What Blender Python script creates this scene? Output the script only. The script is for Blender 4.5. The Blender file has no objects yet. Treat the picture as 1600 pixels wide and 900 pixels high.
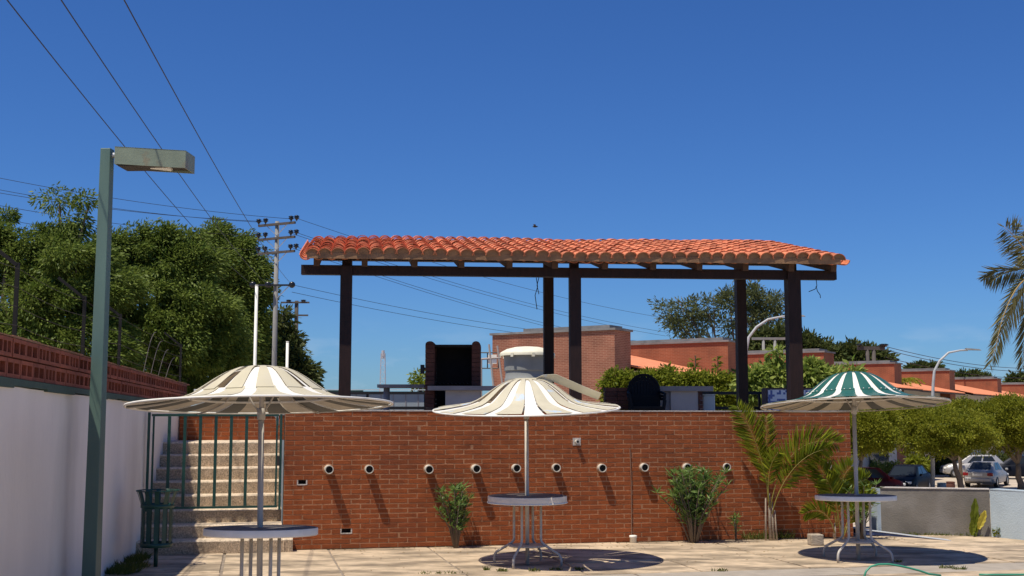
import bpy, math, random
import numpy as np
from mathutils import Vector, Matrix
random.seed(7); RNG = np.random.default_rng(7)
S = bpy.context.scene
COL = S.collection
# ---------------------------------------------------------------- camera
F = 1850.0; EYE = 1.65; TAN = 203.0 / F; TH = math.atan(TAN)
cam = bpy.data.cameras.new('camera'); camo = bpy.data.objects.new('camera', cam); COL.objects.link(camo)
cam.sensor_width = 36; cam.lens = 36 * F / 1600; cam.clip_start = .1; cam.clip_end = 6000
camo.location = (0, 0, EYE); camo.rotation_euler = (math.pi / 2 + TH, 0, 0)
S.camera = camo
# ---------------------------------------------------------------- sky and sun
SUN = Vector((.30, .29, -1)).normalized()
w = bpy.data.worlds.new('World'); S.world = w; w.use_nodes = True
nt = w.node_tree; nt.nodes.clear()
sky = nt.nodes.new('ShaderNodeTexSky'); sky.sky_type = 'NISHITA'; sky.sun_disc = False
sky.sun_elevation = math.asin(-SUN.z); sky.sun_rotation = math.atan2(-SUN.x, -SUN.y)
sky.air_density = 1.0; sky.dust_density = .15; sky.ozone_density = 1.6; sky.altitude = 0
hs = nt.nodes.new('ShaderNodeHueSaturation'); hs.inputs['Saturation'].default_value = 1.10; hs.inputs['Value'].default_value = 1.0
bg = nt.nodes.new('ShaderNodeBackground'); bg.inputs[1].default_value = .060
wo = nt.nodes.new('ShaderNodeOutputWorld')
tint = nt.nodes.new('ShaderNodeMix'); tint.data_type = 'RGBA'; tint.blend_type = 'MULTIPLY'; tint.inputs[0].default_value = 1; tint.inputs[7].default_value = (.55, .97, 1.68, 1)
nt.links.new(sky.outputs[0], hs.inputs['Color']); nt.links.new(hs.outputs[0], tint.inputs[6]); 
tc = nt.nodes.new('ShaderNodeTexCoord'); mpn = nt.nodes.new('ShaderNodeMapping'); mpn.inputs['Scale'].default_value = (13, 13, 42); nt.links.new(tc.outputs['Generated'], mpn.inputs[0])
cn = nt.nodes.new('ShaderNodeTexNoise'); cn.inputs['Scale'].default_value = 1.6; cn.inputs['Detail'].default_value = 8; nt.links.new(mpn.outputs[0], cn.inputs['Vector'])
cr_ = nt.nodes.new('ShaderNodeMapRange'); cr_.inputs[1].default_value = .49; cr_.inputs[2].default_value = .64; cr_.inputs[4].default_value = .34; nt.links.new(cn.outputs[0], cr_.inputs[0])
sx = nt.nodes.new('ShaderNodeSeparateXYZ'); nt.links.new(tc.outputs['Generated'], sx.inputs[0])
el = nt.nodes.new('ShaderNodeMapRange'); el.inputs[1].default_value = .085; el.inputs[2].default_value = .02; nt.links.new(sx.outputs[2], el.inputs[0])
mm_ = nt.nodes.new('ShaderNodeMath'); mm_.operation = 'MULTIPLY'; nt.links.new(cr_.outputs[0], mm_.inputs[0]); nt.links.new(el.outputs[0], mm_.inputs[1])
cl = nt.nodes.new('ShaderNodeMix'); cl.data_type = 'RGBA'; cl.inputs[7].default_value = (9, 11, 13.5, 1); nt.links.new(mm_.outputs[0], cl.inputs[0]); nt.links.new(tint.outputs[2], cl.inputs[6])
nt.links.new(cl.outputs[2], bg.inputs[0]); nt.links.new(bg.outputs[0], wo.inputs[0])
sl = bpy.data.lights.new('sun', 'SUN'); sl.energy = 5.0; sl.angle = math.radians(.53); sl.color = (1, .93, .80)
so = bpy.data.objects.new('sun', sl); COL.objects.link(so); so.rotation_euler = SUN.to_track_quat('-Z', 'Y').to_euler(); so.location = (-10, -8, 40)
S.view_settings.view_transform = 'Standard'; S.view_settings.look = 'None'; S.view_settings.exposure = 0.0; S.view_settings.gamma = 1
S.render.engine = 'CYCLES'
# ---------------------------------------------------------------- helpers
CT, ST = math.cos(TH), math.sin(TH)
def ray(px, py):
    r, u = px - 800, 450 - py
    return Vector((r, F * CT - u * ST, F * ST + u * CT))
def at(px, py, Y):
    d = ray(px, py); return Vector((0, 0, EYE)) + d * (Y / d.y)
def gnd(px, py, z=0.0):
    d = ray(px, py); return Vector((0, 0, EYE)) + d * ((z - EYE) / d.z)
def ppm(Y): return F / Y                       # pixels of the photograph for a metre at distance Y

class MB:
    def __init__(s): s.v = []; s.f = []; s.m = []; s.mi = 0
    def add(s, vs, fs):
        o = len(s.v); s.v.extend([tuple(v) for v in vs])
        for f in fs: s.f.append(tuple(o + i for i in f)); s.m.append(s.mi)
        return s
    def box(s, x0, x1, y0, y1, z0, z1, M=None):
        vs = [Vector((x, y, z)) for z in (z0, z1) for y in (y0, y1) for x in (x0, x1)]
        if M is not None: vs = [M @ v for v in vs]
        return s.add(vs, [(0, 2, 3, 1), (4, 5, 7, 6), (0, 1, 5, 4), (2, 6, 7, 3), (0, 4, 6, 2), (1, 3, 7, 5)])
    def beam(s, a, b, w, h, up=(0, 0, 1)):
        a, b = Vector(a), Vector(b); d = (b - a).normalized(); up = Vector(up)
        sx = d.cross(up)
        if sx.length < 1e-4: sx = d.cross(Vector((1, 0, 0)))
        sx.normalize(); sz = sx.cross(d)
        vs = [p + sx * (i * w / 2) + sz * (j * h / 2) for p in (a, b) for (i, j) in ((-1, -1), (1, -1), (1, 1), (-1, 1))]
        return s.add(vs, [(0, 1, 2, 3), (7, 6, 5, 4), (0, 4, 5, 1), (1, 5, 6, 2), (2, 6, 7, 3), (3, 7, 4, 0)])
    def tube(s, pts, r, n=8, cap=True):
        pts = [Vector(p) for p in pts]; k = len(pts)
        rr = r if isinstance(r, (list, tuple)) else [r] * k
        rings = []; prev = None
        for i, p in enumerate(pts):
            d = (pts[min(i + 1, k - 1)] - pts[max(i - 1, 0)]).normalized()
            if prev is None:
                a = d.cross(Vector((0, 0, 1)))
                if a.length < 1e-3: a = d.cross(Vector((1, 0, 0)))
            else:
                a = prev - d * prev.dot(d)
            a.normalize(); prev = a; b = d.cross(a)
            rings.append([p + (a * math.cos(t) + b * math.sin(t)) * rr[i] for t in [2 * math.pi * q / n for q in range(n)]])
        vs = [v for g in rings for v in g]; fs = []
        for i in range(k - 1):
            for q in range(n):
                fs.append((i * n + q, i * n + (q + 1) % n, (i + 1) * n + (q + 1) % n, (i + 1) * n + q))
        if cap: fs.append(tuple(range(n))[::-1]); fs.append(tuple((k - 1) * n + q for q in range(n)))
        return s.add(vs, fs)
    def lathe(s, prof, n=32, c=(0, 0, 0)):
        k = len(prof); vs = []
        for (r, z) in prof:
            for q in range(n):
                t = 2 * math.pi * q / n; vs.append((c[0] + r * math.cos(t), c[1] + r * math.sin(t), c[2] + z))
        fs = [(i * n + q, i * n + (q + 1) % n, (i + 1) * n + (q + 1) % n, (i + 1) * n + q) for i in range(k - 1) for q in range(n)]
        return s.add(vs, fs)
    def mesh(s, name, mats, smooth=False):
        me = bpy.data.meshes.new(name); me.from_pydata(s.v, [], s.f)
        for m in (mats if isinstance(mats, (list, tuple)) else [mats]): me.materials.append(m)
        me.polygons.foreach_set('material_index', s.m)
        if smooth: me.polygons.foreach_set('use_smooth', [True] * len(me.polygons))
        me.update(); return me
    def build(s, name, mats, parent=None, smooth=False, loc=None):
        return link(name, s.mesh(name, mats, smooth), parent, loc)
def link(name, me, parent=None, loc=None, rot=None):
    o = bpy.data.objects.new(name, me); COL.objects.link(o)
    if parent is not None: o.parent = parent
    if loc is not None: o.location = loc
    if rot is not None: o.rotation_euler = rot
    return o
def tag(o, label, cat, group=None):
    o['label'] = label; o['category'] = cat
    if group: o['group'] = group
    return o
def struct(o, kind='structure', label=None):
    o['kind'] = kind
    if label: o['label'] = label
    return o
def thing(name, label, cat, loc=(0, 0, 0), rz=0, group=None, rx=0, ry=0):
    o = link(name, None, None, loc, (rx, ry, rz)); o.empty_display_size = .2
    return tag(o, label, cat, group)
def smoothby(o, ang=35):
    me = o.data; me.polygons.foreach_set('use_smooth', [True] * len(me.polygons))
    try: me.set_sharp_from_angle(angle=math.radians(ang))
    except Exception: pass
    return o
# ---------------------------------------------------------------- materials
def base(name):
    m = bpy.data.materials.new(name); m.use_nodes = True; n = m.node_tree
    return m, n, n.nodes['Principled BSDF'], n.links.new
def rgb(c): return (c[0], c[1], c[2], 1)
def mat(name, col, rough=.8, var=.12, vscale=3., bump=0., bscale=60., col2=None, c2scale=4., c2=(.55, .75), rnd=0., metal=0., spec=.5, stretch=(1, 1, 1), detail=6., island=False, coat=0.):
    m, n, p, L = base(name); N = n.nodes.new
    g = N('ShaderNodeNewGeometry'); mp = N('ShaderNodeMapping'); mp.inputs['Scale'].default_value = stretch; L(g.outputs['Position'], mp.inputs[0])
    no = N('ShaderNodeTexNoise'); no.inputs['Scale'].default_value = vscale; no.inputs['Detail'].default_value = detail; L(mp.outputs[0], no.inputs['Vector'])
    mr = N('ShaderNodeMapRange'); mr.inputs[1].default_value = .3; mr.inputs[2].default_value = .7; mr.inputs[3].default_value = 1 - var; mr.inputs[4].default_value = 1 + var; L(no.outputs[0], mr.inputs[0])
    val = mr.outputs[0]
    if rnd:
        oi = N('ShaderNodeObjectInfo'); src = oi.outputs['Random']
        if island:
            ad = N('ShaderNodeMath'); ad.operation = 'ADD'; L(oi.outputs['Random'], ad.inputs[0]); L(g.outputs['Random Per Island'], ad.inputs[1])
            fr = N('ShaderNodeMath'); fr.operation = 'FRACT'; L(ad.outputs[0], fr.inputs[0]); src = fr.outputs[0]
        m2 = N('ShaderNodeMapRange'); m2.inputs[3].default_value = 1 - rnd; m2.inputs[4].default_value = 1 + rnd; L(src, m2.inputs[0])
        mu = N('ShaderNodeMath'); mu.operation = 'MULTIPLY'; L(val, mu.inputs[0]); L(m2.outputs[0], mu.inputs[1]); val = mu.outputs[0]
    cn = N('ShaderNodeRGB'); cn.outputs[0].default_value = rgb(col); c = cn.outputs[0]
    if col2:
        n2 = N('ShaderNodeTexNoise'); n2.inputs['Scale'].default_value = c2scale; n2.inputs['Detail'].default_value = 5; L(mp.outputs[0], n2.inputs['Vector'])
        r2 = N('ShaderNodeMapRange'); r2.inputs[1].default_value = c2[0]; r2.inputs[2].default_value = c2[1]; L(n2.outputs[0], r2.inputs[0])
        mx = N('ShaderNodeMix'); mx.data_type = 'RGBA'; mx.inputs[7].default_value = rgb(col2); L(r2.outputs[0], mx.inputs[0]); L(c, mx.inputs[6]); c = mx.outputs[2]
    vm = N('ShaderNodeVectorMath'); vm.operation = 'SCALE'; L(c, vm.inputs[0]); L(val, vm.inputs['Scale'])
    L(vm.outputs[0], p.inputs['Base Color'])
    p.inputs['Roughness'].default_value = rough; p.inputs['Metallic'].default_value = metal; p.inputs['Specular IOR Level'].default_value = spec
    if coat: p.inputs['Coat Weight'].default_value = coat
    if bump:
        nb = N('ShaderNodeTexNoise'); nb.inputs['Scale'].default_value = bscale; nb.inputs['Detail'].default_value = 5; L(mp.outputs[0], nb.inputs['Vector'])
        b = N('ShaderNodeBump'); b.inputs['Strength'].default_value = min(1, bump); b.inputs['Distance'].default_value = .02; L(nb.outputs[0], b.inputs['Height']); L(b.outputs[0], p.inputs['Normal'])
    return m
def leafmat(name, c1, c2, trans=.35, rough=.5):
    m, n, p, L = base(name); N = n.nodes.new
    g = N('ShaderNodeNewGeometry'); no = N('ShaderNodeTexNoise'); no.inputs['Scale'].default_value = 1.3; L(g.outputs['Position'], no.inputs['Vector'])
    ad = N('ShaderNodeMath'); ad.operation = 'ADD'; L(g.outputs['Random Per Island'], ad.inputs[0]); L(no.outputs[0], ad.inputs[1])
    r = N('ShaderNodeMapRange'); r.inputs[1].default_value = .3; r.inputs[2].default_value = 1.25; L(ad.outputs[0], r.inputs[0])
    mx = N('ShaderNodeMix'); mx.data_type = 'RGBA'; mx.inputs[6].default_value = rgb(c1); mx.inputs[7].default_value = rgb(c2); L(r.outputs[0], mx.inputs[0])
    L(mx.outputs[2], p.inputs['Base Color']); p.inputs['Roughness'].default_value = rough; p.inputs['Specular IOR Level'].default_value = .16
    t = N('ShaderNodeBsdfTranslucent'); L(mx.outputs[2], t.inputs[0])
    ms = N('ShaderNodeMixShader'); ms.inputs[0].default_value = trans
    L(p.outputs[0], ms.inputs[1]); L(t.outputs[0], ms.inputs[2]); L(ms.outputs[0], n.nodes['Material Output'].inputs[0])
    return m
def brickmat(name, c1, c2, mort, bw=.25, rh=.07, ms=.012):
    m, n, p, L = base(name); N = n.nodes.new
    tc = N('ShaderNodeTexCoord'); sp = N('ShaderNodeSeparateXYZ'); L(tc.outputs['Object'], sp.inputs[0])
    ad = N('ShaderNodeMath'); ad.operation = 'ADD'; L(sp.outputs[0], ad.inputs[0]); L(sp.outputs[1], ad.inputs[1])
    cb = N('ShaderNodeCombineXYZ'); L(ad.outputs[0], cb.inputs[0]); L(sp.outputs[2], cb.inputs[1])
    br = N('ShaderNodeTexBrick'); L(cb.outputs[0], br.inputs['Vector']); br.inputs['Scale'].default_value = 1
    br.inputs['Color1'].default_value = rgb(c1); br.inputs['Color2'].default_value = rgb(c2); br.inputs['Mortar'].default_value = rgb(mort)
    br.inputs['Brick Width'].default_value = bw; br.inputs['Row Height'].default_value = rh; br.inputs['Mortar Size'].default_value = ms
    no = N('ShaderNodeTexNoise'); no.inputs['Scale'].default_value = 1.2; no.inputs['Detail'].default_value = 8; L(tc.outputs['Object'], no.inputs['Vector'])
    mr = N('ShaderNodeMapRange'); mr.inputs[1].default_value = .3; mr.inputs[2].default_value = .7; mr.inputs[3].default_value = .8; mr.inputs[4].default_value = 1.2; L(no.outputs[0], mr.inputs[0])
    vm = N('ShaderNodeVectorMath'); vm.operation = 'SCALE'; L(br.outputs[0], vm.inputs[0]); L(mr.outputs[0], vm.inputs['Scale']); L(vm.outputs[0], p.inputs['Base Color'])
    p.inputs['Roughness'].default_value = .9
    return m
def mosaicmat(name, c1, c2, s):
    m, n, p, L = base(name); N = n.nodes.new
    tc = N('ShaderNodeTexCoord'); sp = N('ShaderNodeSeparateXYZ'); L(tc.outputs['Object'], sp.inputs[0])
    ad = N('ShaderNodeMath'); ad.operation = 'ADD'; L(sp.outputs[0], ad.inputs[0]); L(sp.outputs[1], ad.inputs[1])
    cb = N('ShaderNodeCombineXYZ'); L(ad.outputs[0], cb.inputs[0]); L(sp.outputs[2], cb.inputs[1])
    sn = N('ShaderNodeVectorMath'); sn.operation = 'SNAP'; sn.inputs[1].default_value = (s, s, s); L(cb.outputs[0], sn.inputs[0])
    wn = N('ShaderNodeTexWhiteNoise'); L(sn.outputs[0], wn.inputs[0])
    gt = N('ShaderNodeMath'); gt.operation = 'GREATER_THAN'; gt.inputs[1].default_value = .5; L(wn.outputs[0], gt.inputs[0])
    mx = N('ShaderNodeMix'); mx.data_type = 'RGBA'; mx.inputs[6].default_value = rgb(c1); mx.inputs[7].default_value = rgb(c2); L(gt.outputs[0], mx.inputs[0])
    L(mx.outputs[2], p.inputs['Base Color']); p.inputs['Roughness'].default_value = .25
    return m
def glassmat(name, col=(.02, .025, .03)):
    m, n, p, L = base(name); p.inputs['Base Color'].default_value = rgb(col); p.inputs['Roughness'].default_value = .08; p.inputs['Specular IOR Level'].default_value = .3
    return m

BRICK = mat('brick_clay', (.285, .068, .014), .9, .16, 9, .5, 110, col2=(.17, .040, .012), c2scale=1.4, c2=(.5, .8), rnd=.09, island=True)
MORTAR = mat('mortar', (.38, .185, .095), .95, .2, 6, .6, 90)
HOLEDK = mat('hole_shade_dark', (.05, .03, .025), .95)  # dark backing seen through the wall holes: their shade put into the colour
COPING = mat('cement_coping', (.50, .45, .40), .9, .15, 8, .4, 60)
TILE = mat('clay_roof_tile', (.60, .185, .080), .8, .18, 9, .3, 70, col2=(.32, .095, .05), c2scale=5, c2=(.50, .80), rnd=.24, island=True)
WOOD = mat('dark_stained_wood', (.022, .0085, .0065), .6, .3, 6, .4, 40, stretch=(6, 6, 1), spec=.3)
WOODE = mat('eave_board', (.27, .145, .07), .8, .25, 8, .3, 40)
WOODR = mat('weathered_rafter', (.075, .04, .025), .8, .25, 8, .3, 40)
PLASTER = mat('white_plaster', (.88, .81, .72), .9, .05, 2, .35, 25, col2=(.64, .575, .50), c2scale=1.1, c2=(.48, .78), stretch=(1, 1, .35))
GREENB = mat('dark_green_band', (.045, .085, .06), .7, .2, 5, .2, 50)
BLOCK = mat('hollow_clay_block', (.30, .085, .045), .9, .18, 8, .4, 90, rnd=.18)
BLOCKIN = mat('hollow_block_inside', (.16, .03, .02), .95, .15)
GREENP = mat('green_paint', (.011, .060, .044), .42, .2, 10, .1, 40, col2=(.03, .05, .035), c2scale=7, c2=(.6, .8))
LAMPG = mat('lamp_green_paint', (.10, .165, .135), .5, .12, 5, .08, 40, stretch=(1, 1, .3))
LAMPH = mat('lamp_head_paint', (.20, .235, .165), .5, .12, 6, .1, 40, col2=(.22, .12, .05), c2scale=5, c2=(.56, .78))
RUST = mat('rusty_dark_steel', (.035, .028, .024), .8, .3, 20)
STEEL = mat('galvanised_steel', (.45, .46, .47), .4, .1, 8, metal=.7)
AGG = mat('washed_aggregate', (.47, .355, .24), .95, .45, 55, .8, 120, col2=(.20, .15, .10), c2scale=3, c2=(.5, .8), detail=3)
AGGLIT = mat('lit_tread', (.70, .56, .40), .95, .3, 40, .6, 100, col2=(.36, .28, .19), c2scale=5)  # tread tops paler than the risers: sunlight put into the colour
DECKM = mat('stained_deck_concrete', (.56, .43, .29), .95, .24, 13, .35, 80, col2=(.24, .185, .125), c2scale=2.4, c2=(.42, .62), rnd=.05, stretch=(.55, 1.3, 1), detail=9.)
JOINT = mat('deck_joint', (.26, .21, .16), .95, .3, 10)
STRIPM = mat('smooth_grey_cement', (.36, .31, .25), .9, .12, 5, .2, 60, col2=(.27, .23, .19), c2scale=2)
PAVE = mat('parking_paving', (.50, .41, .31), .95, .15, .8, .2, 10, col2=(.36, .30, .23), c2scale=.15)
TERR = mat('terrace_floor', (.33, .28, .23), .9, .15, 3)
WPAINT = mat('chalky_white_paint', (.85, .81, .72), .5, .07, 8, .08, 50, col2=(.66, .63, .55), c2scale=6, c2=(.62, .8))
CREAM = mat('faded_cream_paint', (.60, .53, .36), .5, .07, 6, .08, 50, col2=(.53, .48, .37), c2scale=3)
CREAMB = mat('peeling_cream_blue_paint', (.58, .52, .37), .55, .08, 6, .1, 50, col2=(.46, .58, .72), c2scale=4.2, c2=(.60, .68))
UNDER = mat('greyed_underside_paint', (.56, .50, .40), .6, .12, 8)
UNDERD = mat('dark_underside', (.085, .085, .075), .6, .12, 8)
PGREEN = mat('parasol_green_paint', (.025, .115, .088), .38, .1, 6, .05, 50)
GREYP = mat('grey_white_tube_paint', (.47, .43, .375), .45, .1, 10)
TOPSH = mat('table_top_shaded', (.16, .145, .14), .7, .15, 6, spec=.2)  # top coloured dark grey, the parasol's shade put into the paint
RUSTEDGE = mat('table_apron_paint', (.88, .77, .61), .6, .1, 6, .2, 40, col2=(.20, .12, .07), c2scale=9, c2=(.68, .74), stretch=(1, 1, 4))
PVC = mat('weathered_pvc', (.60, .55, .46), .6, .15, 15)
BLACK = mat('flat_black', (.006, .005, .005), .9, .1)
HEARTHK = mat('shaded_hearth_paint', (.012, .009, .008), .95, .3, 8)  # near-black hearth: dark paint, with the roof's shade put into the colour
DBRICK = mat('painted_dark_brick', (.105, .038, .026), .9, .2, 9, .4, 80, rnd=.2)
SLABG = mat('grey_counter_slab', (.26, .235, .235), .7, .12, 6)
CABW = mat('counter_base_plaster', (.50, .43, .39), .9, .08, 4)
TANKG = mat('tank_grey', (.27, .28, .27), .6, .08, 4)
TANKL = mat('tank_lid_cream', (.80, .75, .58), .6, .08, 6)
IRON = mat('black_iron', (.015, .015, .017), .5, .1)
GREYW = mat('blue_grey_wall', (.30, .34, .36), .85, .1, 2)
PLGREY = mat('raw_cement_render', (.175, .155, .13), .95, .16, 3, .3, 50, col2=(.28, .26, .235), c2scale=1.6, c2=(.45, .75))
PLBLUE = mat('pale_blue_render', (.43, .50, .54), .9, .08, 3, .3, 50)
HBRICK = brickmat('house_brick', (.27, .080, .032), (.22, .064, .026), (.30, .125, .065))
HBRICK1 = brickmat('near_house_brick', (.29, .098, .054), (.22, .068, .037), (.36, .185, .115))
HTILE = mat('house_roof_tile', (.72, .25, .12), .8, .15, 3, .2, 20)
HCAP = mat('roof_cap_grey', (.20, .19, .18), .9, .3, 2)
HWALL = mat('house_front_render', (.50, .48, .45), .9, .1, 1)
DARKW = mat('dark_opening', (.03, .03, .03), .6)
PLASTB = mat('black_plastic', (.008, .008, .010), .6, .1, spec=.15)
MOSB = mosaicmat('blue_white_mosaic', (.08, .12, .36), (.60, .66, .78), .036)
TILESH = mosaicmat('shaded_pool_tile', (.02, .035, .10), (.04, .06, .16), .03)  # blue tile darkened: the shade of the recess is put into the colour
PALEB = mat('pale_blue_tile_edge', (.48, .50, .54), .5, .2, 40)
HOSE = mat('green_hose', (.05, .28, .17), .4, .1)
BARK = mat('bark', (.14, .105, .075), .95, .3, 8, .6, 30, stretch=(3, 3, 1))
BARKP = mat('palm_stem', (.34, .27, .20), .9, .3, 14, .4, 40, stretch=(1, 1, 6))
CONC = mat('old_concrete_pole', (.25, .24, .22), .9, .12, 3)
_wp = 0
WOODP = mat('old_wood_pole', (.085, .07, .06), .9, .2, 3)
WIRE = mat('wire_black', (.012, .012, .014), .6)
INSUL = mat('insulator_dark', (.010, .010, .012), .3)
NEEM = leafmat('neem_leaf', (.050, .100, .014), (.185, .235, .045), .34)
HEDGE = leafmat('hedge_leaf', (.095, .150, .012), (.29, .31, .035), .42)
ALMOND = leafmat('parking_tree_leaf', (.115, .150, .010), (.27, .27, .025), .38)
DGREEN = leafmat('dark_tree_leaf', (.040, .068, .016), (.105, .120, .035), .3)
FEATH = leafmat('feathery_tree_leaf', (.065, .090, .035), (.15, .165, .065), .35)
VARIE = leafmat('variegated_leaf', (.085, .165, .018), (.40, .46, .11), .42)
OLEAN = leafmat('oleander_leaf', (.050, .115, .018), (.22, .32, .09), .38, .4)
ARECA = leafmat('areca_leaf', (.090, .170, .012), (.36, .38, .03), .5, .4)
COCO = leafmat('coconut_leaf', (.075, .085, .030), (.21, .185, .075), .35, .45)
YLEAF = leafmat('yellow_leaf', (.62, .50, .05), (.75, .62, .10), .4)
BANANA = leafmat('broad_leaf', (.10, .15, .012), (.22, .26, .03), .45)
GLASS = glassmat('dark_glass')
GRASS = leafmat('grass_blade', (.050, .090, .012), (.16, .17, .04), .4)

# ---------------------------------------------------------------- ground
m = MB(); m.add([(-3000, -40, -2.3), (3000, -40, -2.3), (3000, 5000, -2.3), (-3000, 5000, -2.3)], [(0, 1, 2, 3)])
struct(m.build('ground', PAVE))
# brick wall frame: A left foot, B right foot
A = gnd(441, 859.5); B = gnd(1334, 838.5)
U = (B - A); WL = U.length; U.normalize(); WYAW = math.atan2(U.y, U.x); V = Vector((-U.y, U.x, 0))
def wl(u, v, z=0): return A + U * u + V * v + Vector((0, 0, z))
def to_uv(p): d = p - A; return d.dot(U), d.dot(V)
# pool deck: slabs aligned to the wall over a joint bed
deck = link('pool_deck', None, None, A, (0, 0, WYAW)); struct(deck)
m = MB(); m.box(-6.5, 13.5, -12, 1.5, -2.32, -.012); bed = m.build('joint_bed', JOINT, deck)
STRIP_V = to_uv(gnd(1240, 889))[1]
sl_w = 1.27
k0 = to_uv(gnd(520, 870))[0]
xs = [k0 + sl_w * i for i in range(-5, 11)]
ys = [STRIP_V + .02, STRIP_V + .02 + 1.02, -.02]
def slab(x0, x1, y0, y1, name, mt, z=0.0):
    g = .014; b = .008
    x0 += g; x1 -= g; y0 += g; y1 -= g
    dz = random.uniform(-.003, .003) + z
    n = 5
    vs = []; fs = []
    out = [(x0, y0), (x1, y0), (x1, y1), (x0, y1)]
    inn = [(x0 + b, y0 + b), (x1 - b, y0 + b), (x1 - b, y1 - b), (x0 + b, y1 - b)]
    j = lambda: random.uniform(-.006, .006)
    out = [(a + j(), c + j()) for a, c in out]
    vs = [(a, c, -.05 + z) for a, c in out] + [(a, c, dz - .006) for a, c in out] + [(a, c, dz) for a, c in inn]
    fs = [(0, 1, 5, 4), (1, 2, 6, 5), (2, 3, 7, 6), (3, 0, 4, 7), (4, 5, 9, 8), (5, 6, 10, 9), (6, 7, 11, 10), (7, 4, 8, 11), (8, 9, 10, 11)]
    mm = MB(); mm.add(vs, fs); return mm.build(name, mt, deck)
for i in range(len(xs) - 1):
    for j_ in range(len(ys) - 1):
        slab(xs[i], xs[i + 1], ys[j_] + (random.uniform(-.05, .05) if j_ == 1 else 0), ys[j_ + 1], 'deck_slab', DECKM)
for i in range(8):
    slab(-6 + 2.4 * i, -6 + 2.4 * (i + 1), STRIP_V - .55, STRIP_V, 'coping_slab', STRIPM, .002)
for i in range(8):
    for j_ in range(2):
        slab(-6 + 2.4 * i, -6 + 2.4 * (i + 1), STRIP_V - .57 - 2.4 * (j_ + 1), STRIP_V - .57 - 2.4 * j_, 'deck_slab', DECKM)
# right deck between the wall end and the low wall
# terrace behind the wall
TZ = 1.32
m = MB(); m.box(.30, WL - .12, .105, 7.2, -2.3, TZ); te = m.build('terrace', TERR, None); te.location = A; te.rotation_euler = (0, 0, WYAW); struct(te)

# ---------------------------------------------------------------- brick wall
H0 = 1.735; NC = 28; CH = H0 / NC; BP = .243
wall = thing('brick_wall', 'red brick retaining wall with a row of drain pipes below the tiled pergola', 'wall', A, WYAW)
def wall_x(px, py):   # local u, z of a pixel on the wall face
    d = ray(px, py); t = (A - Vector((0, 0, EYE))).dot(V) / d.dot(V); p = Vector((0, 0, EYE)) + d * t
    return to_uv(p)[0], p.z
holes = []
for (px, py, w_) in ((472, 754, .11), (541, 829, .13)):
    u, z = wall_x(px, py); holes.append((u - w_ / 2, u + w_ / 2, int(z / CH)))
core = MB(); bricks = []
for c in range(NC):
    z0 = c * CH; cuts = [(a, b) for a, b, cc in holes if cc == c]
    x = .004
    for a, b in cuts: core.box(x, a, .0018, .10, z0, z0 + CH + .0); x = b
    core.box(x, WL - .004, .0018, .10, z0, z0 + CH)
    x = -BP / 2 * (c % 2) - .0
    if c % 2: x = -BP * .5
    while x < WL - .02:
        a = max(x, 0) + .006; b = min(x + BP, WL) - .006
        if not any(a < hb + .0 and b > ha for ha, hb in cuts):
            bricks.append((a, b, z0 + .006, z0 + CH - .006, c))
        else:
            for ha, hb in cuts:
                if a < ha - .03: bricks.append((a, ha - .008, z0 + .005, z0 + CH - .005, c))
                if b > hb + .03: bricks.append((hb + .008, b, z0 + .005, z0 + CH - .005, c))
        x += BP
core.build('mortar_bed', MORTAR, wall)
m = MB(); m.box(0, WL, .1005, .25, 0, H0 - .001); m.build('wall_backing', HOLEDK, wall)
def brick_vs(mb, a, b, z0, z1):
    y = random.uniform(-.0022, .0012); t = random.uniform(-.0010, .0010); c = .0022
    j = lambda: random.uniform(-.0025, .0025)
    a += j(); b += j(); z0 += j() * .5; z1 += j() * .5
    vs = [(a, .06, z0), (b, .06, z0), (b, .06, z1), (a, .06, z1), (a, y + c, z0), (b, y + c, z0), (b, y + c, z1), (a, y + c, z1),
          (a + c, y - t, z0 + c), (b - c, y + t, z0 + c), (b - c, y + t, z1 - c), (a + c, y - t, z1 - c)]
    fs = [(0, 1, 5, 4), (1, 2, 6, 5), (2, 3, 7, 6), (3, 0, 4, 7), (4, 5, 9, 8), (5, 6, 10, 9), (6, 7, 11, 10), (7, 4, 8, 11), (8, 9, 10, 11)]
    mb.add(vs, fs)
bricks.sort(key=lambda q: q[0])
rest = MB()
for i, (a, b, z0, z1, c) in enumerate(bricks):
    if i < 300:
        mb = MB(); brick_vs(mb, a, b, z0, z1); mb.build('brick', BRICK, wall)
    else: brick_vs(rest, a, b, z0, z1)
o = rest.build('brickwork', BRICK, wall); o['kind'] = 'stuff'
m = MB(); m.box(-.006, WL + .006, -.006, .256, H0 + .001, H0 + .016); m.build('coping', COPING, wall)
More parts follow.
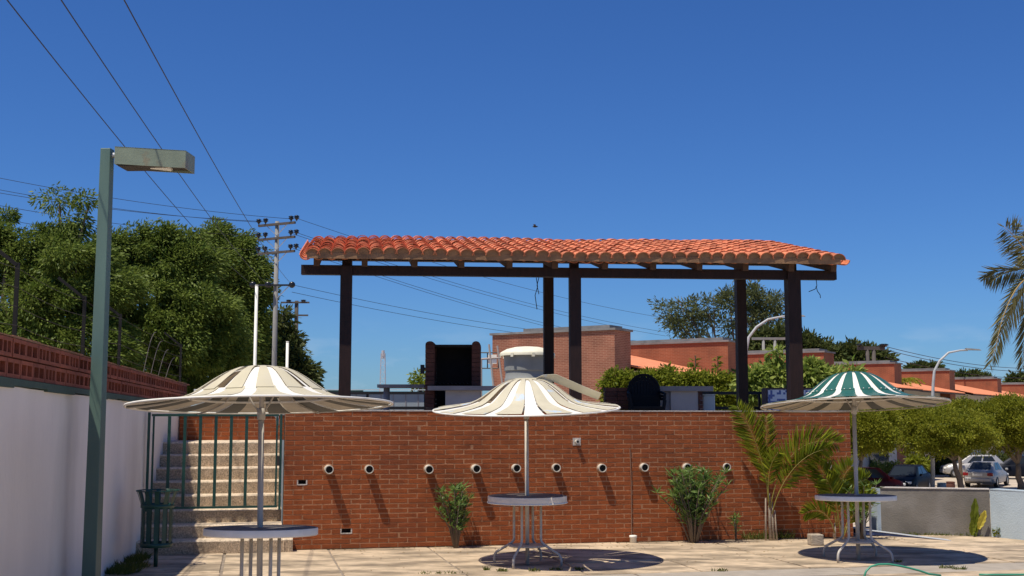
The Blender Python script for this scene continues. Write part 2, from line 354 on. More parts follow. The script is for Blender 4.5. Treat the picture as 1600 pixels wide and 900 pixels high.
# end face bricks look: wrap on right end is hidden by the parasol; drain pipes
pm = MB(); R1, R0, PL = .054, .044, .125
pm.lathe([(R0, -.15), (R0, PL), (R1, PL), (R1, -.15)], 24); pmesh = pm.mesh('drain_pipe', PVC, True)
bk = MB(); bk.lathe([(0.0001, 0), (R0 + .001, 0)], 24); bkm = bk.mesh('bore_shade_disc', BLACK)  # black disc painted in for the darkness inside the pipe
for i, (px, py) in enumerate([(515, 733), (578, 733), (671, 732.5), (744, 732), (807, 731.5), (870, 731), (941, 731), (1007, 730), (1074, 730), (1137, 729.5), (1293, 728)]):
    u, z = wall_x(px + (-2), py)
    L_ = [.150, .145, .14, .138, .12, .085, .10, .095, .08, .04, .055][i]
    rx = math.pi / 2 + random.uniform(-.03, .03); rz = random.uniform(-.05, .05)
    p = link('drain_pipe', pmesh, wall, (u, PL - L_, z), (rx, 0, rz)); smoothby(p)
    q = link('bore_shade_disc', bkm, p, (0, 0, PL - .03))
    cu = MB(); cu.lathe([(.054, 0), (.062 + random.uniform(-.003, .008), 0), (.06, .003), (.054, .004)], 18); cu.build('mortar_collar', MORTAR, wall, False, (u, -.002, z)).rotation_euler = (math.pi / 2, 0, 0)
u, z = wall_x(901, 690)
m = MB(); m.box(u - .055, u + .055, -.006, .0, z - .05, z + .05); m.build('pipe_plate', COPING, wall)
m = MB(); m.tube([(u, .01, z), (u, -.06, z)], .028, 14); m.build('pipe_stub', PVC, wall)
m = MB(); m.tube([(u, -.061, z), (u, -.062, z)], .017, 12); m.build('bore_shade_disc', BLACK, wall)  # black disc on the solid stub, painted in for a dark bore
u, z = wall_x(985, 700); m = MB(); m.tube([(u, -.010, .1), (u + .004, -.010, .8), (u - .01, -.010, z)], .0065, 8); m.build('conduit', mat('conduit_brown', (.24, .13, .08), .7), wall)
m = MB(); m.lathe([(.0001, 0), (.045, 0), (.045, .06), (.052, .062), (.052, .09), (.04, .095), (.0001, .09)], 18); cp = m.build('standpipe', WPAINT, None, True, wl(u, -.075)); tag(cp, 'short white capped pipe stub standing at the foot of the brick wall', 'pipe')
for (a, b, c) in holes:
    m = MB(); z0 = c * CH
    m.box(a - .010, a + .006, -.003, .03, z0, z0 + CH); m.box(b - .006, b + .010, -.003, .03, z0, z0 + CH); m.box(a + .0061, b - .0061, -.003, .03, z0 - .004, z0 + .010); m.build('hole_frame', COPING, wall)

# ---------------------------------------------------------------- white boundary wall on the left
W1 = gnd(169, 895); W2 = gnd(221, 862); WD = (W2 - W1).normalized(); WN = Vector((WD.y, -WD.x, 0))
org = W1 - WD * 6.0; tilt = math.radians(.55)
def wallpt(px):   # distance along the wall of a pixel column on its face
    k = (px - 800) / F / CT
    # solve X = k*Y approx
    t = (k * org.y - org.x) / (WD.x - k * WD.y); return t
Lend = wallpt(299) + .1
bw = thing('boundary_wall', 'white plastered boundary wall topped with hollow red clay blocks beside the lamp post', 'wall', org, math.atan2(WD.y, WD.x), ry=tilt)
ZB = 2.015 ; ZG = 1.925
def zrel(px, py):
    t = wallpt(px); p = org + WD * t; Y = p.y; return at(px, py, Y).z + t * math.tan(tilt)
z_top, z_bt, z_bb = zrel(1, 521), zrel(1, 588), zrel(1, 601)
print('wall z', z_top, z_bt, z_bb, 'far', zrel(298, 607), 'L', Lend)
m = MB()
N_ = 40   # lightly uneven plaster face
for i in range(N_):
    pass
xsn = np.linspace(0, Lend, 60); zsn = np.linspace(-.4, z_bb, 12)
rv = []; 
for x in xsn:
    for z in zsn:
        bul = .008 * math.sin(x * 2.1 + .7) + .006 * math.sin(x * 5.3) + .003 * math.sin(z * 4 + x)
        rv.append((x, bul - .0, z))
nf = len(zsn); fs = []
for i in range(len(xsn) - 1):
    for j_ in range(nf - 1):
        a = i * nf + j_; fs.append((a, a + nf, a + nf + 1, a + 1))
m.add(rv, fs); m.build('plaster_face', PLASTER, bw, True)
m = MB(); m.box(0, Lend, .02, .16, -.4, z_bb - .002); m.build('wall_core', PLASTER, bw)
m = MB()
segs = 24
for i in range(segs):
    a, b = Lend * i / segs, Lend * (i + 1) / segs
    m.box(a, b, -.03, .16, z_bb + .012 * math.sin(i * 1.7), z_bt)
m.build('green_band', GREENB, bw)
# hollow blocks, two courses, holes towards the deck
bh = (z_top - z_bt) / 2; bl = .37
def block_mesh(ns):
    q = MB(); t = .03
    q.mi = 1; q.box(0.004, bl - .004, .085, .12, .006, bh - .006)
    q.mi = 0; q.box(0.004, bl - .004, 0, .085, .006, .006 + t); q.box(.004, bl - .004, 0, .085, bh - .006 - t, bh - .006)
    pitch = (bl - .008 - t) / ns
    for i in range(ns + 1):
        q.box(.004 + i * pitch, .004 + i * pitch + t, .0015, .085, .006 + t, bh - .006 - t)
    return q.mesh('hollow_block', [BLOCK, BLOCKIN])
bms = [block_mesh(2), block_mesh(3)]
nb = int(Lend / bl)
for c in range(2):
    for i in range(nb):
        if i * bl < .5: continue
        bx_ = i * bl + (.12 if c else 0)
        if bx_ + bl > Lend: continue
        o = link('hollow_block', bms[random.choice((0, 0, 1))], bw, (bx_, -.01 + random.uniform(-.004, .004), z_bt + c * bh))
m = MB()
for i in range(30):
    a = Lend * i / 30; m.box(a, a + Lend / 30, -.005, .13, z_top + .001, z_top + .008 + .012 * abs(math.sin(i * 2.3)))
m.build('mortar_cap', MORTAR, bw)
# fence posts with cranked tops on the wall, barbed wire, hoops
FP = []
for px, ytop, ypost in ((42, 0, 0), (146, 0, 0), (201, 0, 0), (294, 0, 0)):
    t = wallpt(px); FP.append(t)
for t in FP:
    q = MB(); q.box(t - .013, t + .013, .07, .10, z_top - .1, z_top + .62)
    q.beam((t, .09, z_top + .60), (t - .02, .34, z_top + .80), .03, .03)
    q.build('fence_post', BLACK, bw)
m = MB()
for j_ in range(4):
    pts = []
    zz = z_top + .12 + j_ * .15
    for a, b in zip([.3] + FP[:-1], FP):
        for k in range(8):
            s_ = k / 8; pts.append((a + (b - a) * s_, .07, zz - .03 * math.sin(math.pi * s_)))
    pts.append((FP[-1], .07, zz)); m.tube(pts, .0025, 4)
m.build('barbed_wire', RUST, bw)
for q in range(4):
    t = wallpt(240 + q * 11); m = MB()
    m.tube([(t + .9 * s_ ** 1.0, .10, z_top + .62 * math.sin(s_ * math.pi * .5) * (1 - .13 * q)) for s_ in [i / 9 for i in range(10)]], .005, 5); m.build('wire_hoop', WOODP, bw)

# ---------------------------------------------------------------- stairs
S0 = gnd(300, 866.0); su, sv = to_uv(S0); sv += .0
st = thing('staircase', 'washed aggregate concrete stairs climbing behind the green gate', 'stairs', A, WYAW)
RIS, TRD = .165, .275
def wallu(v):   # u where the boundary wall crosses this v
    # intersect line A+U*u+V*v with boundary line
    p = A + V * v; M2 = Matrix(((U.x, -WD.x), (U.y, -WD.y))); r = M2.inverted() @ Vector((org.x - p.x, org.y - p.y)); return r[0]
su_r = to_uv(gnd(457, 861.5))[0]
for i in range(8):
    z1 = RIS * (i + 1); v0 = sv + TRD * i
    u1 = su_r if i < 3 else -.012
    v1 = sv + TRD * 8 + 1.2 if i == 7 else v0 + TRD + .03
    if i < 3: v1 = min(v1, 1e9)
    ul = wallu(v0) - .05
    if i < 3 and v1 > -.01:
        # keep clear of the brick wall
        pass
    def blk(u0, u1, v0, v1, z0, z1, q):
        n = 14; rr = []
        for k in range(n + 1):
            x = u0 + (u1 - u0) * k / n; j1 = random.uniform(-.004, .004); j2 = random.uniform(-.004, .004)
            rr.append([(x, v0 + j1, z0), (x, v0 + j1 + random.uniform(-.003, .003), z1 - .02), (x, v0 + .014 + j2, z1 - .002 + random.uniform(-.003, .002)), (x, v1, z1), (x, v1, z0)])
        vs = [p for r_ in rr for p in r_]; fs = []
        for k in range(n):
            a = k * 5
            for e in range(4):
                f = (a + e, a + 5 + e, a + 6 + e, a + 1 + e)
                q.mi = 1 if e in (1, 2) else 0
                q.add([vs[i_] for i_ in f], [(0, 1, 2, 3)])
        q.mi = 0
        q.add(rr[0], [(4, 3, 2, 1, 0)]); q.add(rr[-1], [(0, 1, 2, 3, 4)])
    q = MB()
    if i < 3 and v1 > -.02:
        blk(ul, -.012, v0, v1, (0 if i == 0 else z1 - RIS - .02), z1, q)
        if v0 < -.05: blk(-.0119, u1, v0, -.012, 0 if i == 0 else z1 - RIS - .02, z1, q)
    else:
        blk(ul, u1, v0, v1, (0 if i == 0 else z1 - RIS - .02), z1, q)
    q.build('step', [AGG, AGGLIT], st)
# short brick parapet above the landing
LZ = RIS * 8
uw = thing('landing_parapet', 'short red brick parapet above the top stair landing', 'wall', wl(0, sv + TRD * 8 + 1.0, 0), WYAW)
ua, ub = wallu(sv + TRD * 8 + 1.0) + .02, .28
m = MB(); m.box(ua, ub, .0018, .15, LZ, LZ + 6 * CH + .0); m.build('mortar_bed', MORTAR, uw)
for c in range(6):
    x = ua - BP * .5 * (c % 2)
    while x < ub - .04:
        a = max(x, ua) + .005; b = min(x + BP, ub) - .005
        mb = MB(); brick_vs(mb, a, b, LZ + c * CH + .005, LZ + (c + 1) * CH - .005); mb.build('brick', BRICK, uw); x += BP
m = MB(); m.box(ua, ub + .01, -.01, .16, LZ + 6 * CH + .001, LZ + 6 * CH + .014); m.build('coping', COPING, uw)
# side wall of the stair well (left end return of the big wall)
# ---------------------------------------------------------------- gate
gv = .05
GL = wallu(gv) + .06; GR = -.03
gate = thing('green_gate', 'green painted steel bar gate across the stairs', 'gate', wl(0, gv, 0), WYAW)
gz0, gz1 = .525, 1.70
m = MB(); m.box(GL - .012, GL + .02, -.02, .02, .50, gz1 + .02); m.build('hinge_post', GREENP, gate)
m = MB(); m.box(GR - .03, GR, -.018, .018, .50, gz1 + .01); m.build('latch_post', GREENP, gate)
m = MB(); m.box(GL + .035, GR - .045, -.012, .012, gz1 - .03, gz1); m.build('top_rail', GREENP, gate)
m = MB(); m.box(GL + .035, GR - .045, -.012, .012, gz0, gz0 + .028); m.build('bottom_rail', GREENP, gate)
nbr = 8; xa, xb = GL + .06, GR - .065
for i in range(nbr + 1):
    x = xa + (xb - xa) * i / nbr; wd = .019 if 0 < i < nbr else .012
    m = MB(); m.box(x - wd, x + wd, -.009, .009, gz0 + .03, gz1 - .031); m.build('bar', GREENP, gate)
m = MB(); m.box(GR - .062, GR - .028, -.03, -.019, 1.05, 1.17); m.build('lock_box', RUST, gate)
m = MB(); m.tube([(GR - .25, .3, 1.72), (GR - .12, .3, 1.71), (GR - .06, .3, 1.66), (GR - .05, .3, 1.55)], .022, 10); o = m.build('handrail_end', WPAINT, None, True, wl(0, gv)); o.rotation_euler = (0, 0, WYAW); tag(o, 'curved white pipe handrail end above the gate latch', 'handrail')

# ---------------------------------------------------------------- lamp post
LY = 11.0; lp = at(161.5, 400, LY); LX = lp.x
lamp = thing('lamp_post', 'square green lamp post with a boxy lamp head in the left foreground', 'lamp post', (LX, LY, 0), math.radians(-3))
ztop = at(163, 233, LY).z
m = MB(); b0, b1 = .066, .049
vs = [(-b0, -b0, 0), (b0, -b0, 0), (b0, b0, 0), (-b0, b0, 0), (-b1, -b1, ztop), (b1, -b1, ztop), (b1, b1, ztop), (-b1, b1, ztop)]
m.add(vs, [(0, 1, 5, 4), (1, 2, 6, 5), (2, 3, 7, 6), (3, 0, 4, 7), (4, 5, 6, 7)]); o = m.build('post', LAMPG, lamp)
bv = o.modifiers.new('b', 'BEVEL'); bv.width = .006; bv.segments = 2
m = MB(); m.box(-.13, .13, -.13, .13, .002, .02); m.build('base_plate', LAMPG, lamp)
za = at(177, 243, LY).z
m = MB(); m.tube([(b1 - .01, 0, za), (.125, 0, za)], .026, 12); m.build('arm', STEEL, lamp)
m = MB(); hx0, hx1 = .124, .80; hz = za - .10; dz_ = -.048
def shell(m, x0, x1, y, z0, z1, t, drop):
    for (ya, yb) in ((-y, -y + t), (y - t, y)):
        m.add([(x0, ya, z0), (x1, ya, z0 + drop), (x1, yb, z0 + drop), (x0, yb, z0), (x0, ya, z1), (x1, ya, z1 + drop), (x1, yb, z1 + drop), (x0, yb, z1)],
              [(0, 1, 5, 4), (1, 2, 6, 5), (2, 3, 7, 6), (3, 0, 4, 7), (4, 5, 6, 7), (0, 3, 2, 1)])
    m.add([(x0, -y, z1 - t), (x1, -y, z1 - t + drop), (x1, y, z1 - t + drop), (x0, y, z1 - t), (x0, -y, z1 + .001), (x1, -y, z1 + drop + .001), (x1, y, z1 + drop + .001), (x0, y, z1 + .001)], [(0, 3, 2, 1), (4, 5, 6, 7), (0, 1, 5, 4), (1, 2, 6, 5), (2, 3, 7, 6), (3, 0, 4, 7)])
    for (xa_, d_) in ((x0, 0), (x1, drop)):
        s_ = t if xa_ == x0 else -t
        m.box(min(xa_, xa_ + s_), max(xa_, xa_ + s_), -y + t, y - t, z0 + d_, z1 + d_ - t)
shell(m, hx0, hx1, .135, hz - .01, hz + .155, .008, dz_); m.build('lamp_head', LAMPH, lamp)
m = MB(); m.box(hx0 + .03, hx1 - .03, -.12, .12, hz + .02 + dz_, hz + .03 + dz_); m.build('reflector', RUST, lamp)
m = MB(); m.tube([(hx0 + .3, 0, hz + .01 + dz_ / 2), (hx0 + .5, 0, hz + .0 + dz_ / 2)], [.02, .035], 12); m.build('bulb', WPAINT, lamp)

# ---------------------------------------------------------------- parasols and tables
PROF = [(.05, .312), (.12, .310), (.20, .295), (.28, .258), (.36, .205), (.44, .145), (.52, .090), (.60, .060), (.70, .040), (.85, .018), (.985, .004)]
def prof(s_):
    s_ = max(0, min(1, s_)) * (len(PROF) - 1); i = min(int(s_), len(PROF) - 2); f = s_ - i
    return (PROF[i][0] * (1 - f) + PROF[i + 1][0] * f, PROF[i][1] * (1 - f) + PROF[i + 1][1] * f)
def slat(R, a, hw0, hw1, s0, s1, dz, mats, parent, name='slat', skew=0., lift=0., n=12, wob=0.):
    top = []; bot = []
    for i in range(n + 1):
        s_ = s0 + (s1 - s0) * i / n; r, z = prof(s_); hw = (hw0 + (hw1 - hw0) * s_)
        aa = a + skew * s_
        for e in (-1, -.33, .33, 1):
            t = aa + e * hw; zz = z * R + dz + lift * s_ + wob * math.sin(7 * s_ + 3 * a)
            top.append((r * R * math.cos(t), r * R * math.sin(t), zz + .0035)); bot.append((r * R * math.cos(t), r * R * math.sin(t), zz))
    m = MB(); o = len(top); vs = top + bot; ft = []; fb = []; fe = []
    for i in range(n):
        for e in range(3):
            q = i * 4 + e; ft.append((q, q + 4, q + 5, q + 1)); fb.append((o + q, o + q + 1, o + q + 5, o + q + 4))
        q = i * 4; fe.append((q, o + q, o + q + 4, q + 4)); q = i * 4 + 3; fe.append((q, q + 4, o + q + 4, o + q))
    q = n * 4
    fe += [(0, 1, o + 1, o), (1, 2, o + 2, o + 1), (2, 3, o + 3, o + 2), (q, o + q, o + q + 1, q + 1), (q + 1, o + q + 1, o + q + 2, q + 2), (q + 2, o + q + 2, o + q + 3, q + 3)]
    m.add(vs, ft + fe); m.m = [0] * len(m.m)
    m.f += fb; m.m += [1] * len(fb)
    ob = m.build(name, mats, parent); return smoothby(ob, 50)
def ring(R, z, r, n=48):
    m = MB(); pts = [(R * math.cos(2 * math.pi * i / n), R * math.sin(2 * math.pi * i / n), z) for i in range(n + 1)]
    m.tube(pts, r, 6, False); return m
def parasol(px, Y, rpx, yrim, label, kind, tx, ty, a0, polex, N=24):
    b = gnd(800, 870); R = rpx / ppm(Y) ; c = at(px, yrim, Y); base_ = at(polex, 700, Y)
    root = thing('parasol', label, 'parasol', (base_.x, Y, 0), 0, 'slatted metal parasols over the tables')
    zc = c.z; ox = c.x - base_.x
    cano = link('canopy', None, root, (ox, 0, zc), (tx, ty, a0)); cano.scale.z = 1.07 if kind == 'green' else .92 if kind == 'cream' else 1.0
    step = 2 * math.pi / N
    for k in range(N):
        a = k * step
        if kind == 'green':
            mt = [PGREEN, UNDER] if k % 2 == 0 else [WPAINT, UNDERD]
            hw = .66 * step if k % 2 == 0 else .36 * step
            slat(R, a, hw, hw, 0, .58, .012 if k % 2 == 0 else .004, mt, cano, skew=.0)
            slat(R, a + .10 * step, hw * 1.02, hw * 1.04, .545, 1, .006 if k % 2 == 0 else .001, mt, cano, 'brim_slat')
        elif kind == 'cream':
            if k % 2 == 0:
                slat(R, a + .03 * math.sin(k * 3), .56 * step, .60 * step, 0, .58, .012, [CREAM, UNDER], cano, wob=.003)
                slat(R, a + .1 * step, .58 * step, .62 * step, .545, 1, .005, [CREAM, UNDER], cano, 'brim_slat', wob=.004)
            else:
                drop = k in CGAP
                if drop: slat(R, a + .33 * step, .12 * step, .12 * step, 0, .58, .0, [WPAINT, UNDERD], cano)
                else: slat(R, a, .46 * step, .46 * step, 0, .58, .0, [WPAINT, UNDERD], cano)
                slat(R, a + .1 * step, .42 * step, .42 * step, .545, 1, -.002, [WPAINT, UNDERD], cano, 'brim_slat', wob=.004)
        else:
            if k % 2 == 0:
                if k in MISS: continue
                slat(R, a, .50 * step, .62 * step, 0, 1, .012, [CREAMB, UNDER], cano, n=16, skew=.05 * math.sin(k * 2.1), wob=.005)
            else:
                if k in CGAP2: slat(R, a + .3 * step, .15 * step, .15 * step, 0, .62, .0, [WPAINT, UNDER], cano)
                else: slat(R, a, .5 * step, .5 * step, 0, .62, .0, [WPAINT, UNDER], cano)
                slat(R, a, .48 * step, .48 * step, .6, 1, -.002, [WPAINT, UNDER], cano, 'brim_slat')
    ring(R * (.997 if kind != 'green' else .99), .002 if kind != 'green' else -.008, .010 if kind != 'green' else .007).build('rim_ring', WPAINT if kind != 'green' else UNDER, cano, True)
    ring(R * .545, .080 * R - .012, .012).build('shoulder_ring', WPAINT, cano, True)
    ring(R * .12, .310 * R - .008, .012, 24).build('crown_ring', WPAINT, cano, True)
    m = MB(); m.lathe([(.0001, .312 * R + .018), (.1 * R, .312 * R + .016), (.13 * R, .306 * R + .014)], 24); m.build('crown_cap', PGREEN if kind == 'green' else CREAM, cano, True)
    for k in range(6):
        a = math.pi / 3 * k + .2; m = MB()
        pts = [(prof(s_)[0] * R * math.cos(a), prof(s_)[0] * R * math.sin(a), prof(s_)[1] * R - .014) for s_ in [i / 10 for i in range(11)]]
        m.tube(pts, .009, 6); m.build('rib', GREYP, cano, True)
    if kind == 'green':
        for k in range(0, N, 2):   # rivets on the shoulder
            a = k * step; r, z = prof(.57)
            for e in (-.3, .3):
                m = MB(); m.lathe([(.0001, .006), (.006, .004), (.008, 0)], 8); m.build('rivet', WPAINT, cano, True, (r * R * math.cos(a + e * step), r * R * math.sin(a + e * step), z * R + .017))
    zt = zc + .29 * R
    m = MB(); m.tube([(0, 0, .004), (ox * (zc - .1) / zc, 0, zc - .12)], .0235, 14); m.build('pole', GREYP, root, True)
    m = MB(); m.tube([(ox * .95, 0, zc - .16), (ox, 0, zt)], .019, 12); m.build('inner_pole', GREYP, root, True)
    m = MB(); m.tube([(ox * .97, 0, zc - .115), (ox * .99, 0, zc - .02)], .033, 14); m.build('collar', GREYP, root, True)
    for s_ in (-1, 1):
        m = MB(); m.tube([(ox + s_ * .02, 0, zc - .05), (ox + s_ * .07, -.01, zc + .02), (ox + s_ * .16, -.02, zc + .20)], .008, 6); m.build('strut', GREYP, root, True)
    return root, cano, R
def table(X, Y, d, h, apron, label, rot, foot=.41, lr=.17, rusty=False, tilt_=0.):
    root = thing('round_table', label, 'table', (X, Y, 0), rot, 'round metal tables under the parasols')
    r = d / 2
    m = MB(); m.mi = 0; m.lathe([(.028, h - .006), (.03, h), (r - .02, h), (r - .005, h - .003)], 48); m.mi = 1
    m.lathe([(r - .005, h - .003), (r, h - .01), (r, h - apron + .006), (r - .006, h - apron), (r - .02, h - apron), (r - .022, h - .012), (.028, h - .012)], 48)
    o = m.build('table_top', [TOPSH, RUSTEDGE if rusty else WPAINT], root); smoothby(o, 40)
    o.matrix_basis = Matrix.Translation((0, 0, h)) @ Matrix.Rotation(-rot, 4, 'Z') @ Matrix.Rotation(math.radians(tilt_), 4, 'X') @ Matrix.Rotation(rot, 4, 'Z') @ Matrix.Translation((0, 0, -h))
    if rusty:
        m = MB()
        n = 30
        for i in range(n):
            a = 2 * math.pi * i / n
        ring(r + .003, h - apron + .008, .008).build('rim_band', WPAINT, root, True)
    for k in range(4):
        a = math.pi / 2 * k; ca, sa = math.cos(a), math.sin(a)
        P_ = [(lr, h - .014), (lr, .34), (lr, .285), (lr + .012, .255), (lr + .04, .23), (foot - .075, .155), (foot - .03, .13), (foot - .008, .10), (foot, .06), (foot, .004)]
        m = MB(); m.tube([(p * ca, p * sa, z) for p, z in P_], .0145, 10); m.build('leg', GREYP, root, True)
    m = MB(); m.lathe([(.03, .205), (.215, .205), (.225, .212), (.225, .222), (.03, .225)], 32); o = m.build('brace_shelf', GREYP, root); smoothby(o, 40)
    return root
CGAP = {15, 17, 19, 25}; CGAP2 = {11, 13, 15, 17, 25, 27}; MISS = set()
# left: cream, nearest
Yl = 9.68
parasol(408.5, Yl, 203.5, 634, 'faded cream and white slatted parasol over the nearest table by the stairs', 'cream', math.radians(-3.1), math.radians(-1.15), .03, 411, 28)
tp = at(411, 700, Yl); table(tp.x - .0, Yl, 173 / ppm(Yl), at(411, 824, Yl).z, .062, 'round white table in the left foreground before the stairs', math.radians(40), .41, .165, False, -2.2)
# centre: peeling cream
Yc = 13.65
rt, cn_, Rc = parasol(822.5, Yc, 145.5, 639, 'peeling cream and white slatted parasol with a loose bent slat, before the wall middle', 'peel', math.radians(4.4), math.radians(-1.3), .07, 824, 28)
m = MB()   # the loose slat sticking up over the right side
pts = [(.05, .300, .02), (.155, .330, .038), (.29, .330, .045), (.43, .268, .042), (.57, .205, .04), (.70, .150, .04), (.775, .120, .04)]
vs = []
for r_, z, hw_ in pts:
    vs += [(Rc * r_, .02, Rc * (z - hw_)), (Rc * (r_ + .03), -.025 - .03 * r_, Rc * (z + hw_ * .8))]
fs = [(2 * i, 2 * i + 2, 2 * i + 3, 2 * i + 1) for i in range(6)]
m.add(vs, fs); o = m.build('loose_slat', CREAMB, cn_, False); o['label'] = 'bent slat lifted off the canopy'
sd = o.modifiers.new('t', 'SOLIDIFY'); sd.thickness = .004
tp = at(824, 800, Yc); table(tp.x, Yc, 122 / ppm(Yc), at(824, 774, Yc).z, .085, 'round white table with a chipped rim before the middle of the brick wall', math.radians(-23 + 180), .41, .165, True)
# right: green and white
Yr = 14.1
parasol(1334, Yr, 143.5, 632, 'green and white striped slatted parasol at the right end of the brick wall', 'green', math.radians(-4.0), math.radians(-.8), .0, 1336, 32)
tp = at(1337.5, 800, Yr); table(tp.x, Yr, 122 / ppm(Yr), at(1337, 773.5, Yr).z, .058, 'round white table below the green and white parasol', math.radians(45), .44, .18, False, -1.4)

# ---------------------------------------------------------------- litter bin
bp = gnd(243, 886); bn = thing('litter_bin', 'dark green slatted metal litter bin on a post beside the white wall', 'bin', bp)
m = MB(); m.tube([(0, 0, 0), (0, 0, .24)], .024, 12); m.build('post', GREENP, bn, True)
m = MB(); m.lathe([(.0001, .222), (.17, .222), (.17, .228), (.0001, .228)], 24); m.build('base_plate', GREENP, bn)
for (r_, z, hgt, nm) in ((.172, .225, .045, 'bottom_hoop'), (.178, .655, .04, 'middle_hoop'), (.233, .835, .012, 'top_hoop')):
    m = MB(); m.lathe([(r_, z), (r_ + .004, z), (r_ + .004, z + hgt), (r_, z + hgt), (r_, z)], 32); m.build(nm, GREENP, bn, True)
for k in range(12):
    a = 2 * math.pi * k / 12 + .25; m = MB()
    P_ = [(.170, .23), (.172, .66), (.180, .70), (.205, .78), (.228, .842)]
    ca, sa = math.cos(a), math.sin(a); vs = []
    for r_, z in P_:
        for (e, d_) in ((-1, 0), (1, 0), (1, .004), (-1, .004)):
            vs.append(((r_ - d_) * ca - e * .025 * sa, (r_ - d_) * sa + e * .025 * ca, z))
    fs = []
    for i in range(4):
        for e in range(4): fs.append((4 * i + e, 4 * i + (e + 1) % 4, 4 * i + 4 + (e + 1) % 4, 4 * i + 4 + e))
    m.add(vs, fs); m.build('slat', GREENP, bn)

# ---------------------------------------------------------------- pergola
PY0 = 16.9; PYAW = math.radians(5.0)
p0 = at(540, 500, PY0); pu = Vector((math.cos(PYAW), math.sin(PYAW), 0)); pv = Vector((-pu.y, pu.x, 0))
perg = thing('pergola', 'dark timber pergola with a clay tile roof standing on the terrace', 'pergola', (p0.x, PY0, 0), PYAW)
def pl_x(px, v=0):
    k = ray(px, 520); o = Vector((p0.x, PY0, 0)) + pv * v
    # intersect vertical plane with view ray (z ignored)
    den = k.x * pu.y - k.y * pu.x
    t = (o.x * pu.y - o.y * pu.x) / den
    P_ = Vector((k.x, k.y, 0)) * t; return (P_ - Vector((p0.x, PY0, 0))).dot(pu)
DB = 2.30
fz1 = at(700, 415, PY0).z; fz0 = at(470, 429.7, PY0).z
bz1 = fz1 + .50
fx = [pl_x(540), pl_x(898.5), pl_x(1240)]; bx = [pl_x(541, DB), pl_x(857, DB), pl_x(1158, DB)]
for i, x in enumerate(fx):
    wd = .082 if i < 2 else .097
    m = MB(); m.box(x - wd, x + wd, -wd, wd, TZ - .0, (fz0 + fz1) / 2 + .05); o = m.build('post', WOOD, perg)
    m = MB(); m.box(x - wd * .8, x + wd * .8, .02, .13, fz1 - .0, fz1 + .16); m.build('post_head', WOOD, perg)
for x in bx:
    m = MB(); m.box(x - .08, x + .08, DB - .08, DB + .08, TZ, bz1 - .126); m.build('post', WOOD, perg)
xL, xR = pl_x(469), pl_x(1308)
m = MB(); m.box(xL, xR, -.055, .075, fz0, fz1); m.build('front_beam', WOOD, perg)
m = MB(); m.box(xL, xR, DB - .065, DB + .065, bz1 - .125, bz1); m.build('back_beam', WOOD, perg)
slope = (bz1 - fz1) / DB
def rz_(v): return fz1 + slope * v
raf = [494, 569, 647, 720, 795, 866, 944, 1019, 1091, 1163, 1234, 1300]
VE, VR = -.36, 2.62; SH = -.045
for px in raf:
    x = pl_x(px); m = MB(); m.beam((x, -.16, rz_(-.16) + .065), (x + SH * 2.6, VR - .02, rz_(VR) + .065), .085, .128); m.build('rafter', WOODR, perg)
ez = .135
xl, xr = pl_x(472, VE) + .05, pl_x(1326, VE) - .1
n = 30
for i in range(n):      # roof deck boards
    a = VE + (VR - VE) * i / n; b = VE + (VR - VE) * (i + 1) / n - .006
    m = MB(); m.add([(xl + SH * (v - VE), v, rz_(v) + h_) for v in (a, b) for h_ in (ez, ez + .02)] + [(xr + SH * (v - VE), v, rz_(v) + h_) for v in (a, b) for h_ in (ez, ez + .02)],
                    [(0, 2, 6, 4), (1, 5, 7, 3), (0, 4, 5, 1), (2, 3, 7, 6), (0, 1, 3, 2), (4, 6, 7, 5)]); m.build('deck_board', WOODE if i == 0 else WOODR, perg)
m = MB(); m.beam((xl, VE - .022, rz_(VE) + ez + .034), (xr, VE - .022, rz_(VE) + ez + .034), .03, .082); m.build('eave_board', WOODE, perg)
m = MB(); m.box(xr - .12, xr - .04, -.02, DB + .1, fz1 - .01, fz1 + .10); 
# clay tiles
xt0, xt1 = pl_x(472, VE) + .03, pl_x(1326, VE) - .03
NCOL = 43; NROW = 11; cw = (xt1 - xt0) / NCOL; rl = (VR - VE + .06) / NROW / math.cos(math.atan(slope)); sa_ = math.atan(slope)
def barrel(r0, r1, L, up=True, n=9, t=.013):
    vs = []; fs = []
    for (y, r, dz) in ((0, r0, 0), (L, r1, -.008)):
        for rad in (r, r - t):
            for i in range(n):
                a = math.pi * (.02 + .96 * i / (n - 1)); z = rad * math.sin(a) * .92
                vs.append((rad * math.cos(a), y, (z if up else -z) + dz))
    g = lambda s_, q, i: s_ * 2 * n + q * n + i
    for i in range(n - 1):
        fs += [(g(0, 0, i), g(0, 0, i + 1), g(1, 0, i + 1), g(1, 0, i)), (g(0, 1, i), g(1, 1, i), g(1, 1, i + 1), g(0, 1, i + 1)), (g(0, 0, i), g(0, 1, i), g(0, 1, i + 1), g(0, 0, i + 1))]
    fs += [(g(0, 0, 0), g(1, 0, 0), g(1, 1, 0), g(0, 1, 0)), (g(0, 0, n - 1), g(0, 1, n - 1), g(1, 1, n - 1), g(1, 0, n - 1))]
    return vs, fs
tiles = []
tm = []
for q in range(3):
    vs, fs = barrel(cw * .60, cw * .545, rl * 1.16); mb = MB(); mb.add(vs, fs); me = mb.mesh('roof_tile', TILE, True); 
    try: me.set_sharp_from_angle(angle=math.radians(40))
    except Exception: pass
    tm.append(me)
stuff = MB()
mb = MB(); mb.add([(cw * .585 * math.cos(math.pi * i / 10), 0, cw * .585 * .90 * math.sin(math.pi * i / 10)) for i in range(11)] + [(cw * .585 * math.cos(math.pi * i / 10), .05, cw * .585 * .90 * math.sin(math.pi * i / 10)) for i in range(11)], [tuple(range(10, -1, -1))] + [(i, i + 1, i + 12, i + 11) for i in range(10)])
